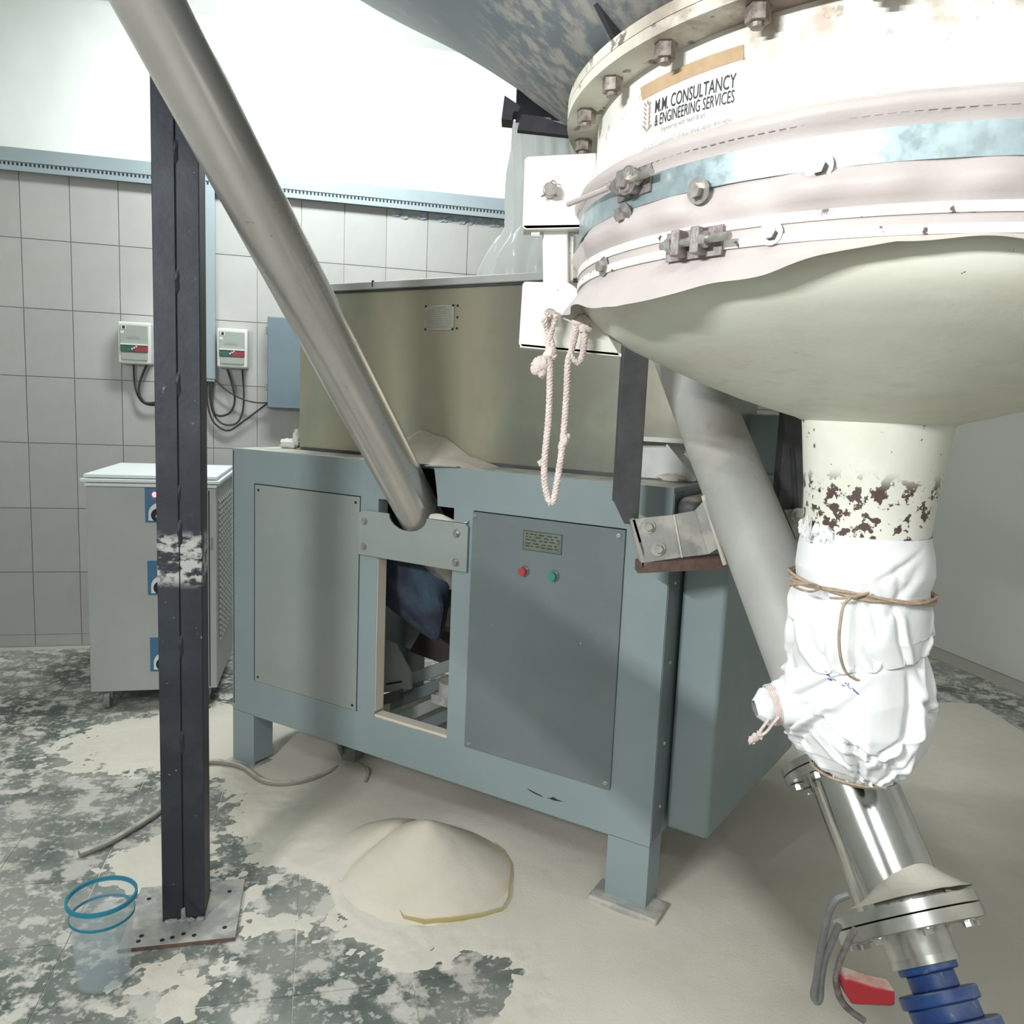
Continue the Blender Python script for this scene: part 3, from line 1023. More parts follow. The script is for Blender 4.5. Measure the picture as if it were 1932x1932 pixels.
def starter(u0, u1, z0, z1, label):
    s = root('motor_starter', label, 'switch box', W((u0 + u1) / 2, .01, z0), WY, 'motor starters on the wall')
    part(wbox(MB(), u0, u1, .008, .10, z0, z1), 'case', MT['plasticw'], s, bevel=.010, seg=3)
    w, h = u1 - u0, z1 - z0
    part(wbox(MB(), u0 + .012, u1 - .016, .099, .106, z0 + .28 * h, z1 - .018), 'cover', MT['plasticg'], s, bevel=.004)
    part(wbox(MB(), u0 + .018, u1 - .018, .100, .107, z0 + .02, z0 + .27 * h), 'lower_cover', MT['plasticg'], s, bevel=.004)
    zb, zt = z0 + .285 * h, z0 + .48 * h
    um = (u0 + u1) / 2
    part(wbox(MB(), u0 + .016, um, .106, .111, zb, zt - .008), 'start_button', MT['green'], s, bevel=.002, label='green start button')
    part(wbox(MB(), um, u1 - .016, .106, .111, zb, zt - .008), 'stop_button', MT['red'], s, bevel=.002, label='dark red stop button')
    part(wbox(MB(), u0 + .016, u1 - .016, .104, .115, zt - .008, zt), 'button_rim', MT['plasticw'], s)
    lk = MB()
    for k in range(3):
        c = um - .014 + k * .011
        wbox(lk, c, c + .007, .111, .1125, zb + .012 + k * .007, zb + .021 + k * .007)
    part(lk, 'symbol', MT['white'], s)
    part(wbox(wbox(MB(), u0 + .02, u0 + .045, .106, .107, z1 - .042, z1 - .022), u0 + .016, u0 + .034, .106, .107, z1 - .066, z1 - .052), 'badge', MT['plasticw'], s)
    part(wbox(MB(), u0 + .026, u0 + .040, .107, .1075, z1 - .040, z1 - .024), 'logo', MT['darkgap'], s)
    part(wbox(wbox(MB(), u0 + .045, u0 + .115, .106, .107, z1 - .094, z1 - .080), um - .01, um + .012, .107, .1075, z1 - .09, z1 - .084), 'rating_label', MT['printgrey'], s)
    return s


starter(.474, .643, 1.668, 1.892, 'grey motor starter box right of the vertical trunking')
starter(.255, .385, 1.668, 1.892, 'grey motor starter box mostly hidden behind the black post')
starter(-.052, .122, 1.662, 1.895, 'grey motor starter box left of the black post')
jb = root('electrical_box', 'blue-grey sheet metal electrical box with worn paint beside the tank', 'electrical box', W(.9, 0, 1.44), WY)
part(wbox(MB(), .754, 1.06, .008, .10, 1.443, 1.975), 'case', MT['boxgrey'], jb, bevel=.003)
part(wbox(MB(), .756, 1.058, .10, .112, 1.447, 1.971), 'door', MT['boxgrey'], jb, bevel=.003)
for z in (1.87, 1.545):
    part(wbox(MB(), .746, .757, .08, .108, z, z + .045), 'hinge', MT['boxgrey'], jb, bevel=.002)


def wcable(name, pts, r, m, label, group=None, dep=.04):
    b = MB().tube([W(*wallhit(x, y, dep)[:1], dep, wallhit(x, y, dep)[1]) for x, y in pts], r, n=8)
    return single(b, name, MT[m], label, 'cable', group)


G = 'cables hanging on the tiled wall'
wcable('cable', [(392, 712), (390, 740), (393, 770), (402, 795), (418, 809), (432, 812), (448, 803), (506, 760)], .0055, 'cableblack', 'black cable looping lowest, from the vertical trunking to the electrical box', G)
wcable('cable', [(397, 712), (396, 745), (401, 775), (413, 795), (430, 802), (448, 797), (458, 775), (460, 740), (457, 697)], .0055, 'cableblack', 'black cable looping up to the right gland of the starter box', G, .046)
wcable('cable', [(400, 712), (398, 745), (402, 772), (408, 783), (422, 784), (436, 776), (443, 755), (438, 725), (429, 697)], .0065, 'cableblack', 'black cable making the smaller loop under the starter box', G, .052)
wcable('cable', [(405, 716), (425, 735), (455, 752), (480, 759), (506, 760)], .0045, 'cableblack', 'thin black cable sagging straight to the electrical box', G, .056)
wcable('cable', [(252, 688), (254, 725), (262, 750), (275, 762), (296, 764), (330, 757)], .0055, 'cableblack', 'black cable curving under the left starter box, outer one', G)
wcable('cable', [(277, 688), (266, 715), (262, 735), (267, 752), (282, 761), (330, 752)], .007, 'cableblack', 'black cable curving under the left starter box, inner one', G, .05)

# ------------------------------------------------------------------ voltage stabiliser cabinet
CC = FL(410, 1335)
cu1 = (CC - WO).dot(WU)
cdp = (CC - WO).dot(WN)
CW, CD = .56, .66
cab = root('stabilizer_cabinet', 'pale grey voltage stabiliser cabinet on castors with white stepped lid', 'cabinet', W(cu1 - CW / 2, cdp - CD / 2, 0), WY)
body = part(wbox(MB(), cu1 - CW, cu1, cdp - CD, cdp, .10, 1.07), 'body', MT['cabinet'], cab, bevel=.004)
for k, (o, z) in enumerate(((.004, 1.072), (.018, 1.092), (.006, 1.112))):
    part(wbox(MB(), cu1 - CW - o, cu1 + o, cdp - CD - o, cdp + o, z, z + .016), 'lid_tier', MT['cabtop'], cab, bevel=.003)
part(wbox(MB(), cu1 - .035, cu1 - .030, cdp, cdp + .002, .11, 1.06), 'door_seam', MT['darkgap'], body)
part(wbox(MB(), cu1 - .028, cu1 - .018, cdp, cdp + .006, .78, .84), 'latch', MT['chromebez'], body, bevel=.001)
lv = MB()
for k in range(26):
    z = .32 + k * .027
    for s in range(8):
        d = cdp - .06 - s * .07
        lv.hexa([W(cu1, d - .05, z), W(cu1, d, z), W(cu1 + .009, d, z), W(cu1 + .009, d - .05, z), W(cu1, d - .05, z + .015), W(cu1, d, z + .015), W(cu1 + .001, d, z + .015), W(cu1 + .001, d - .05, z + .015)])
part(lv, 'louvers', MT['cabinet'], body, kind='stuff')
for u in (cu1 - .06, cu1 - CW + .06):
    for d in (cdp - .06, cdp - CD + .06):
        b = MB().cyl(W(u - .014, d, .04), W(u + .014, d, .04), .04, n=24)
        c_ = part(b, 'castor', MT['castor'], cab, bevel=.003)
        part(wbox(MB(), u - .022, u + .022, d - .03, d + .01, .05, .102), 'castor_fork', MT['castor'], c_)


def chit(x, y):
    p = PL(x, y, W(0, cdp, 0), WN) - WO
    return p.dot(WU), p.z


for k, (xl, yt, yb) in enumerate(((273, 920, 986), (278, 1058, 1123), (283, 1203, 1267))):
    u0, zt = chit(xl, yt)
    zb = chit(xl, yb)[1]
    u1 = u0 + .20
    s = part(wbox(MB(), u0, u1, cdp, cdp + .0015, zb, zt), 'picture_sticker', MT['blue'], cab)
    h = zt - zb
    cu = u0 + .085
    pol = [W(cu - .07, cdp + .0015, zb + .01)] + [W(cu + .07 * math.cos(math.pi - math.pi * i / 14), cdp + .0015, zb + .045 + .055 * math.sin(math.pi * i / 14)) for i in range(15)] + [W(cu + .07, cdp + .0015, zb + .01)]
    part(MB().prism(pol, WN * .001), 'white_shape', MT['white'], s)
    part(MB().cyl(W(cu - .028, cdp + .0024, zb + .035), W(cu - .028, cdp + .0034, zb + .035), .032, n=24), 'black_dial', MT['darkgap'], s)
    part(MB().cyl(W(cu - .028, cdp + .0034, zb + .03), W(cu - .028, cdp + .0042, zb + .03), .011, n=16), 'dial_centre', MT['white'], s)
u, z = chit(292, 933)
part(MB().blob(W(u, cdp + .006, z), (.011, .008, .013)), 'indicator_lamp', MT['led'], cab, label='small glowing red indicator lamp')

# ------------------------------------------------------------------ hopper and vibrating discharger
AX = Vector((.6525, 1.45, 0))


def cylhit(x, y, R):
    r = RAY(x, y)
    o = CAM - AX
    a = r.x ** 2 + r.y ** 2
    bq = 2 * (o.x * r.x + o.y * r.y)
    c = o.x ** 2 + o.y ** 2 - R * R
    dsc = bq * bq - 4 * a * c
    t = (-bq - math.sqrt(max(0, dsc))) / (2 * a)
    p = o + r * t
    return math.atan2(p.y, p.x) % (2 * math.pi), p.z


def CP(a, R, z):
    return AX + Vector((R * math.cos(a), R * math.sin(a), z))


axy = (AX.x, AX.y)
hop = root('storage_hopper', 'dusty blue-grey steel hopper cone hanging from the ceiling', 'hopper', (AX.x, AX.y, 2.02))
TB = .64


def hopfn(j, a, r, z):
    w = .012 * math.sin(2 * a + 1) + .01 * math.sin(5 * a) if j in (1, 2, 3) else 0
    return r + w, z


hp = [(.50, 2.032), (.56, 2.035)] + [(.56 + (1.33 - .56) * t, 2.035 + TB * (1.33 - .56) * t + .02 * math.sin(math.pi * t)) for t in np.linspace(.1, 1, 12)] + [(1.34, 2.56), (1.34, RH - .01)]
part(MB().lathe(hp, axy, 128, fn=hopfn), 'cone', MT['hopper'], hop)
part(MB().lathe([(.50, 2.017), (.585, 2.017), (.585, 2.033), (.50, 2.033)], axy, 128, closed_prof=True), 'hopper_flange', MT['flangep'], hop)


def gusset(a, rr, name='gusset'):
    e = Vector((math.cos(a), math.sin(a), 0))
    t = Vector((-e.y, e.x, 0)) * .005
    pl = [AX + e * r + Vector((0, 0, z)) - t for r, z in rr]
    part(MB().prism(pl, t * 2), name, MT['black'], hop)


ga = cylhit(1112, 120, .62)[0]
for a in (ga, ga - .7, ga + .62, ga + 1.3, ga - 1.5, ga + 2.2, ga + 3.1):
    gusset(a, [(.575, 2.034), (.585, 2.034), (.66, 2.13), (.575, 2.06)])
# black stub and tongue below the hopper skirt
p0 = DY(945, 180, 1.86)
b = MB()
for pts in ([(952, 180), (982, 200), (978, 210), (969, 210), (966, 227), (946, 225)],):
    b.prism([DY(x, y, 1.86) for x, y in pts], (0, .05, 0))
part(b, 'support_lug', MT['black'], hop)
b = MB().prism([DY(x, y, 1.80) for x, y in [(984, 216), (1018, 219), (1078, 240), (1078, 256), (976, 245)]], (0, .02, 0))
part(b, 'support_wing', MT['black'], hop)

dis = root('bin_discharger', 'white vibrating discharger under the hopper with cloth sleeve and cream dish', 'discharger', (AX.x, AX.y, 1.5))
part(MB().lathe([(.53, 1.80), (.53, 2.0)], axy, 160), 'upper_ring', MT['ringp'], dis)
fo = part(MB().lathe([(.50, 2.0), (.585, 2.0), (.585, 2.016), (.50, 2.016)], axy, 160, closed_prof=True), 'flange', MT['flangep'], dis)
angs = []
for x, y in [(1420, 18), (1242, 92), (1137, 158), (1098, 220), (1108, 275)]:
    p = FL(x, y, 1.99) - AX
    angs.append(math.atan2(p.y, p.x) % (2 * math.pi))
print('bolt angles', [round(math.degrees(a), 1) for a in angs])
stepa = (angs[0] - angs[4]) / 4
allb = list(angs) + [angs[0] + stepa * k for k in range(1, int(2 * math.pi / abs(stepa)) - 4)]
for i, a in enumerate(allb):
    inst(BM_FL, 'flange_bolt', fo, CP(a, .558, 2.0), (0, 0, -1), spin=random.random() * 1.5)
# printed label ---------------------------------------------------------


def cylpatch(quad, R, n=24, m=4, thick=.0006):
    """quad: (a,z) of bottom-left, bottom-right, top-right, top-left"""
    b = MB()
    q = [Vector((a, z, 0)) for a, z in quad]

    def fn(i, j):
        p = q[0].lerp(q[1], i).lerp(q[3].lerp(q[2], i), j)
        return CP(p.x, R + thick, p.y)
    b.grid(fn, n, m)
    return b


RR = .53
H = lambda x, y: cylhit(x, y, RR)
lab = part(cylpatch([H(1208, 292), H(1392, 222), H(1402, 112), H(1214, 182)], RR, thick=.0005), 'printed_label', MT['paper'], dis, label='white printed company label with wheat emblem')
part(cylpatch([H(1213, 190), H(1404, 112), H(1404, 84), H(1209, 166)], RR, thick=.0012), 'packing_tape', MT['tape'], lab, label='brown packing tape strip')


def cyltext(txt, bl, br, hpx, m, bold=0.0, name='lettering'):
    """text whose baseline runs from pixel bl to br on the ring"""
    cu = bpy.data.curves.new('t', 'FONT')
    cu.body = txt
    cu.size = 1
    cu.offset = bold
    cu.resolution_u = 3
    o = bpy.data.objects.new('t', cu)
    COL.objects.link(o)
    dg_ = bpy.context.evaluated_depsgraph_get()
    me = bpy.data.meshes.new_from_object(o.evaluated_get(dg_))
    bpy.data.objects.remove(o)
    vs = np.array([v.co[:] for v in me.vertices])
    fs = [tuple(p.vertices) for p in me.polygons]
    bpy.data.meshes.remove(me)
    x0, x1 = vs[:, 0].min(), vs[:, 0].max()
    cap = .73
    (a0, z0), (a1, z1) = H(*bl), H(*br)
    zt = H(bl[0], bl[1] - hpx)[1] - z0
    b = MB()
    b.add([CP(a0 + (a1 - a0) * (x - x0) / (x1 - x0), RR + .0016, z0 + (z1 - z0) * (x - x0) / (x1 - x0) + y / cap * zt) for x, y, _ in vs], fs)
    part(b, name, m, lab)


cyltext('M.M. CONSULTANCY', (1237, 214), (1389, 165), 25, MT['print'], .006)
cyltext('& ENGINEERING SERVICES', (1236, 239), (1386, 193), 22, MT['print'], .003)
cyltext('Engineering with heart & art....', (1248, 249), (1338, 219), 10, MT['printgrey'])
cyltext('Plant & Off.: 22, Industrial Area-2, A.B. Road, DEWAS - 455001 (M.P.) INDIA', (1215, 286), (1381, 231), 8, MT['printgrey'])
wb = MB()


def leafpoly(cx, cy, ang, ln, wd_):
    pts = []
    for k in range(10):
        t = 2 * math.pi * k / 10
        lx, ly = ln * math.cos(t), wd_ * math.sin(t)
        px, py = cx + lx * math.cos(ang) - ly * math.sin(ang), cy + lx * math.sin(ang) + ly * math.cos(ang)
        a, z = H(px, py)
        pts.append(CP(a, RR + .0014, z))
    wb.add(pts, [tuple(range(10))])


for k in range(6):
    y = 198 + k * 8.5
    x = 1223 - k * .3
    leafpoly(x - 4, y, 1.05, 4.8, 1.6)
    leafpoly(x + 4, y - 2, -1.25 + math.pi, 4.8, 1.6)
leafpoly(1223.5, 193, 1.57, 5, 1.4)
leafpoly(1217, 243, .9, 9, 1.2)
leafpoly(1226, 241, -.9 + math.pi, 9, 1.2)
part(wb, 'wheat_emblem', MT['wheat'], lab)
# sleeve --------------------------------------------------------------


def folds(a, amp):
    return amp * (.5 * math.sin(9 * a + 1.2) + .35 * math.sin(17 * a + .4) + .3 * math.sin(31 * a + 2 * math.sin(3 * a)))


sp = []
lipz = 1.862
for k in range(9):      # rolled upper lip
    t = math.pi * (1.15 - 1.5 * k / 8)
    sp.append((.556 + .010 * math.cos(t) * -1 + .006, lipz + .011 * math.sin(t)))
sp = [(.534, 1.864), (.545, 1.871), (.557, 1.871), (.564, 1.864), (.562, 1.855), (.556, 1.846), (.5515, 1.838), (.5505, 1.826), (.5505, 1.806), (.553, 1.794), (.560, 1.782), (.562, 1.772), (.556, 1.760),
      (.5495, 1.750), (.5485, 1.735), (.5485, 1.718), (.553, 1.708), (.562, 1.695), (.571, 1.680), (.577, 1.668)]
amps = [0, .002, .003, .003, .003, .002, .001, .0005, .0005, .004, .010, .012, .006, .0005, .0004, .0004, .002, .004, .006, .008]
HEM = sorted((cylhit(x, y, .577)) for x, y in ((1095, 575), (1130, 580), (1161, 582), (1286, 549), (1370, 530), (1454, 511), (1570, 482), (1689, 452)))
HA, HZ = [h[0] for h in HEM], [h[1] for h in HEM]
HA = HA + [HA[0] + 2 * math.pi - 1.2, HA[0] + 2 * math.pi]
HZ = HZ + [1.672, HZ[0]]
print('hem', [(round(math.degrees(a)), round(z, 3)) for a, z in zip(HA, HZ)])


def slfn(j, a, r, z):
    d = folds(a, amps[j])
    up = 0
    if j >= 16:      # uneven hem
        aa = a if a >= HA[0] else a + 2 * math.pi
        hz = float(np.interp(aa, HA, HZ)) + .0025 * math.sin(23 * a)
        up = (sp[15][1] + (hz - sp[15][1]) * ((j - 15) / 4)) - z
    return r + d, z + up


slv = part(MB().lathe(sp, axy, 420, fn=slfn), 'cloth_sleeve', MT['sleeve'], dis, ang=80, label='pinkish beige rubberised cloth sleeve')
st = MB()
for zz, rr in ((1.849, .5582),):
    for k in range(260):
        a = 2 * math.pi * k / 260
        da = 2 * math.pi / 260 * .62
        st.tube([CP(a, rr + .0006, zz), CP(a + da, rr + .0006, zz)], .0006, n=5, smooth=0)
part(st, 'stitching', MT['stitch'], slv, kind='stuff')
ub = part(MB().lathe([(.5515, 1.797), (.5545, 1.797), (.5545, 1.835), (.5515, 1.835)], axy, 200, closed_prof=True), 'upper_band', MT['galv'], dis, label='galvanised clamp band')
lb = part(MB().lathe([(.5495, 1.739), (.5530, 1.739), (.5530, 1.751), (.5495, 1.751)], axy, 200, closed_prof=True), 'lower_band', MT['bandwhite'], dis)
part(MB().lathe([(.5495, 1.716), (.5530, 1.716), (.5530, 1.727), (.5495, 1.727)], axy, 200, closed_prof=True), 'lower_band', MT['bandwhite'], dis)
part(MB().lathe([(.5497, 1.727), (.5503, 1.7275), (.5503, 1.7385), (.5497, 1.739)], axy, 200), 'band_web', MT['sleeve'], lb)
H2 = lambda x, y, R=.553: cylhit(x, y, R)


def clampset(x, y, band, lug, span, rev=1):
    a, z = H2(x, y)
    e = Vector((math.cos(a), math.sin(a), 0))
    t = Vector((-e.y, e.x, 0))
    c = CP(a, .556, z)
    b = MB()
    for s in (-1, 1):
        o = c + t * s * span
        f = lambda i, j, k: o + t * i * .007 + e * (j * .012 + .010) + Vector((0, 0, k * .017))
        b.hexa([f(-1, -1, -1), f(1, -1, -1), f(1, 1, -1), f(-1, 1, -1), f(-1, -1, 1), f(1, -1, 1), f(1, 1, 1), f(-1, 1, 1)])
    part(b, 'clamp_lug', MT['rustbolt'], band, bevel=.002)
    f = lambda i, j, k: c + t * i * (span + .03) + e * (j * .0015) + Vector((0, 0, k * .019))
    part(MB().hexa([f(-1, -1, -1), f(1, -1, -1), f(1, 1, -1), f(-1, 1, -1), f(-1, -1, 1), f(1, -1, 1), f(1, 1, 1), f(-1, 1, 1)]), 'clamp_strap', MT['rustbolt'], band)
    b = MB().cyl(c + e * .014 - t * (span + .028), c + e * .014 + t * (span + .05 * (rev > 0)), .0055, n=10)
    for s in (-1, 1):
        b.cyl(c + e * .014 + t * s * (span + .007), c + e * .014 + t * s * (span + .017), .0105, n=6)
    part(b, 'clamp_bolt', MT['bolt'], band)


clampset(1200, 347, ub, 0, .010)
inst(BM_BAND, 'band_bolt', ub, CP(H2(1206, 345)[0], .573, H2(1206, 345)[1]), (math.cos(H2(1206, 345)[0]), math.sin(H2(1206, 345)[0]), 0), scale=1.35)
clampset(1312, 461, lb, 0, .016)
# pale rod sticking out of the upper clamp
a0, z0 = H2(1170, 358)
a1, z1 = H2(1108, 388)
part(MB().tube([CP(a0, .572, z0), CP(a1, .585, z1)], .0045, n=8, smooth=0), 'clamp_rod', MT['sleeve'], ub)
for x, y in ((1318, 360), (1545, 313), (1178, 405)):
    a, z = cylhit(x, y, .56)
    inst(BM_BAND, 'sleeve_bolt', slv, CP(a, .560, z), (math.cos(a), math.sin(a), -.15), spin=.4, scale=1.15)
for x, y in ((1455, 440), (1139, 503)):
    a, z = H2(x, y)
    inst(BM_BAND, 'band_bolt', lb, CP(a, .553, z), (math.cos(a), math.sin(a), 0), spin=.3)
# dish and spout -------------------------------------------------------
dp = [(.540, 1.755), (.542, 1.70), (.538, 1.685), (.526, 1.668), (.500, 1.648), (.450, 1.622), (.38, 1.591), (.31, 1.562), (.24, 1.537), (.18, 1.519), (.140, 1.508), (.128, 1.503)]
part(MB().lathe(dp, axy, 200), 'dish', MT['dish'], dis, label='cream dished bottom')
part(MB().lathe([(.128, 1.505), (.126, 1.49), (.114, 1.38), (.107, 1.28)], axy, 96), 'spout', MT['spoutp'], dis)
# suspension bracket ---------------------------------------------------
BY = 1.50


def bpoly(pts, Y, th, name, m, parent, bev=.004):
    b = MB().prism([DY(x, y, Y) for x, y in pts], (0, th, 0))
    return part(b, name, m, parent, bevel=bev)


ubk = bpoly([(996, 295), (1125, 288), (1125, 430), (992, 433), (986, 428), (990, 300)], BY, .012, 'upper_bracket', MT['whitep'], dis, .002)
b = MB()
for x0, y0, x1, y1 in ((988, 432, 1125, 430),):
    p, q = DY(x0, y0, BY), DY(x1, y1, BY)
    b.hexa([p, q, q + Vector((0, .05, 0)), p + Vector((0, .05, 0)), p + Vector((0, 0, .006)), q + Vector((0, 0, .006)), q + Vector((0, .05, .006)), p + Vector((0, .05, .006))])
part(b, 'bracket_base', MT['whitep'], ubk)
part(MB().cyl(DY(1002, 440, BY + .02), DY(1018, 440, BY + .02), .008, n=16), 'spacer', MT['whitep'], ubk)
lnk = bpoly([(1023, 380), (1072, 380), (1074, 575), (1026, 575)], BY + .022, .025, 'swing_link', MT['whitep'], dis)
b = MB().prism([DY(x, y, BY + .03) for x, y in [(1072, 430), (1082, 430), (1081, 545), (1073, 545)]], (0, .02, 0))
part(b, 'link_edge', MT['flangep'], lnk)
lbk = bpoly([(990, 531), (1072, 533), (1084, 540), (1112, 572), (1135, 610), (1172, 673), (984, 655), (979, 648), (986, 536)], BY, .012, 'lower_bracket', MT['whitep'], dis, .002)
b = MB()
p, q = DY(981, 655, BY), DY(1172, 673, BY)
b.hexa([p, q, q + Vector((0, .05, 0)), p + Vector((0, .05, 0)), p + Vector((0, 0, .006)), q + Vector((0, 0, .006)), q + Vector((0, .05, .006)), p + Vector((0, .05, .006))])
part(b, 'bracket_base', MT['whitep'], lbk)
for (x, y, pr) in ((1037, 362, ubk), (1037, 597, lbk)):
    p = DY(x, y, BY)
    part(MB().cyl(p + Vector((0, .04, 0)), p - Vector((0, .018, 0)), .0125, n=24), 'pin', MT['bolt'], pr, bevel=.002)
    part(MB().tube([p + Vector((-.015, -.012, -.012)), p + Vector((0, -.014, -.006)), p + Vector((.014, -.012, -.010))], .0015, n=6), 'split_pin', MT['boltdark'], pr)
p = DY(1043, 352, BY) - Vector((0, .012, 0))
part(MB().tube([p + Vector((.005 * math.cos(t), 0, .007 * math.sin(t))) for t in np.linspace(0, 2 * math.pi, 10)[:-1]], .0012, n=6, closed=True), 'pin_ring', MT['boltdark'], ubk)

# ------------------------------------------------------------------ rope


def ropestrand(pts, r, twist=90, strands=3):
    base = MB()
    p = [Vector(q) for q in pts]
    out = []
    for i in range(len(p) - 1):
        a = p[max(0, i - 1)]
        b_, c, d = p[i], p[i + 1], p[min(len(p) - 1, i + 2)]
        for k in range(14):
            t = k / 14
            out.append(.5 * ((2 * b_) + (c - a) * t + (2 * a - 5 * b_ + 4 * c - d) * t * t + (3 * b_ - a - 3 * c + d) * t ** 3))
    out.append(p[-1])
    L = [0]
    for i in range(1, len(out)):
        L.append(L[-1] + (out[i] - out[i - 1]).length)
    # resample
    n = max(8, int(L[-1] / .0035))
    rs = []
    j = 0
    for k in range(n + 1):
        s = L[-1] * k / n
        while j < len(L) - 2 and L[j + 1] < s:
            j += 1
        t = (s - L[j]) / max(1e-9, L[j + 1] - L[j])
        rs.append(out[j].lerp(out[j + 1], t))
    for m in range(strands):
        q = []
        e = None
        for i in range(len(rs)):
            t = (rs[min(i + 1, n)] - rs[max(0, i - 1)]).normalized()
            e = t.orthogonal().normalized() if e is None else (e - t * e.dot(t)).normalized()
            g = t.cross(e)
            an = 2 * math.pi * m / strands + L[-1] * i / n * twist * 2 * math.pi
            q.append(rs[i] + (e * math.cos(an) + g * math.sin(an)) * r * .5)
        base.tube(q, r * .62, n=6, smooth=0)
    return base


RY = 1.476
D_ = lambda x, y, o=0: DY(x, y, RY + o)
rp_ = root('rope_loop', 'dusty cotton rope loop hanging from the lower bracket pin', 'rope', D_(1040, 950))
part(ropestrand([D_(1048, 595), D_(1044, 610), D_(1036, 640), D_(1035, 665), D_(1037, 690), D_(1037, 740), D_(1034, 800), D_(1028, 860), D_(1027, 905), D_(1034, 940), D_(1041, 950), D_(1046, 938), D_(1054, 890), D_(1060, 850), D_(1065, 800), D_(1069, 740), D_(1071, 690), D_(1074, 672)], .0062, 55), 'rope', MT['rope'], rp_)
part(ropestrand([D_(1036, 600, -.008), D_(1030, 592, -.008), D_(1028, 604, -.012), D_(1034, 625), D_(1043, 655), D_(1038, 668)], .0055, 55), 'pin_loop', MT['rope'], rp_)
part(ropestrand([D_(1074, 672), D_(1080, 655), D_(1086, 630), D_(1090, 610), D_(1096, 600), D_(1102, 612), D_(1103, 640), D_(1098, 672), D_(1092, 684), D_(1084, 680), D_(1076, 668)], .0058, 55), 'upper_loop', MT['rope'], rp_)
b = MB()
for k, (x, y, s) in enumerate(((1040, 664, 1), (1033, 672, .9), (1044, 672, .7))):
    b.blob(D_(x, y), (.011 * s, .010 * s, .010 * s), jit=.35, seed=k)
b.blob(D_(1020, 688), (.016, .010, .016), jit=.4, seed=21).blob(D_(1014, 694), (.013, .008, .013), jit=.4, seed=22).blob(D_(1022, 700), (.009, .007, .013), jit=.4, seed=23)
part(b, 'knot', MT['rope'], rp_)
b = MB().blob(D_(1065, 828), (.008, .007, .014), jit=.4, seed=4).blob(D_(1070, 824), (.006, .005, .006), jit=.4, seed=6).blob(D_(1059, 842), (.006, .006, .010), jit=.4, seed=7)
part(b, 'loop_knot', MT['rope'], rp_)
b = MB().blob(D_(1097, 606), (.017, .010, .013), jit=.3, seed=8).blob(D_(1103, 618), (.014, .010, .011), jit=.3, seed=9)
part(b, 'loop_knot', MT['rope'], rp_)
b = MB()
for k in range(5):
    b.tube([D_(1027, 862 + k * 2), D_(1020, 868 + k * 2), D_(1014 + k, 872 + 2 * k)], .0012, n=5)
part(b, 'frayed_end', MT['rope'], rp_)

# ------------------------------------------------------------------ inclined pipe on the right
Q0 = Vector((.583, 2.0, 1.284))
qd = Vector((.315, -1, -1.1425)).normalized()
QS = lambda s: Q0 + Vector((.315, -1, -1.1425)) * s
rpipe = root('screw_conveyor_pipe', 'flour dusted grey pipe slanting down behind the white cloth sleeve', 'pipe', QS(.6))
QT = QS(-.42)
part(MB().pipe(QS(.415), QT, .084, .080, 64), 'tube', MT['pipepaint'], rpipe)
part(MB().pipe(QS(.415), QS(.425), .13, .0845, 48), 'flange', MT['chromed'], rpipe)
part(MB().pipe(QS(.427), QS(.437), .13, .082, 48), 'flange', MT['chromed'], rpipe)
part(MB().pipe(QS(.437), QS(.600), .082, .078, 64), 'polished_section', MT['chrome'], rpipe, label='polished stainless pipe section')
fq = part(MB().pipe(QS(.600), QS(.612), .132, .079, 64), 'flange', MT['chromed'], rpipe)
part(MB().pipe(QS(.614), QS(.628), .132, .05, 64), 'flange', MT['chromed'], rpipe)
BM_SS = bolt_mesh('stainless_bolt', MT['chromed'], .009, .009, 1.6, .002)
eq = qd.orthogonal().normalized()
gq = qd.cross(eq)
for base, dirn, r in ((.438, 1, .108), (.629, 1, .110)):
    for k in range(8):
        a = 2 * math.pi * k / 8 + .3
        inst(BM_SS, 'flange_bolt', rpipe, QS(base) + (eq * math.cos(a) + gq * math.sin(a)) * r, qd)
part(MB().cyl(QS(.628), QS(.662), .062, .058, n=40), 'nipple', MT['chromed'], rpipe)
b = MB()
upq = (Vector((0, 0, 1)) - qd * qd.z).normalized()
sdq = qd.cross(upq)


def flourcap(a, c):
    an = -1.5 + 3.0 * a
    r = .081 + .05 * (c)
    h = .05 * (1 - c) ** 1.2 * math.cos(an * .9)
    return QS(.598) + (upq * math.cos(an) + sdq * math.sin(an)) * r - qd * (max(0, h) + .003 + .004 * float(fbm(a * 9, c * 5, 2)))


b.grid(flourcap, 40, 10)
part(b, 'flour_cap', MT['flour'], fq)

# valve below the pipe
VO = QS(.69)
val = root('pipe_valve', 'blue pipe valve with red lever at the end of the polished pipe', 'valve', QS(.74))
b = MB()
for s0, s1, r in ((.660, .672, .052), (.672, .690, .042), (.690, .704, .068), (.704, .722, .060), (.722, .74, .085), (.74, .80, .07)):
    b.cyl(QS(s0), QS(s1), r, n=36)
vb = part(b, 'valve_body', MT['bluep'], val, bevel=.003)
part(MB().cyl(QS(.655), QS(.664), .060, n=36), 'steel_collar', MT['chromed'], val)
lv0 = DY(1672, 1862, 1.17)
b = MB().prism([DY(x, y, 1.16) for x, y in [(1590, 1853), (1600, 1845), (1650, 1862), (1690, 1870), (1690, 1898), (1680, 1900), (1608, 1897), (1596, 1878)]], (0, .03, 0))
part(b, 'red_lever', MT['redp'], vb, bevel=.004, label='red painted valve lever')
b = MB().tube([DY(x, y, 1.18) for x, y in [(1614, 1752), (1598, 1782), (1585, 1812), (1578, 1840), (1578, 1858), (1586, 1885), (1602, 1905), (1630, 1925)]], .0055, n=8)
part(b, 'lever_rod', MT['rustbolt'], vb)
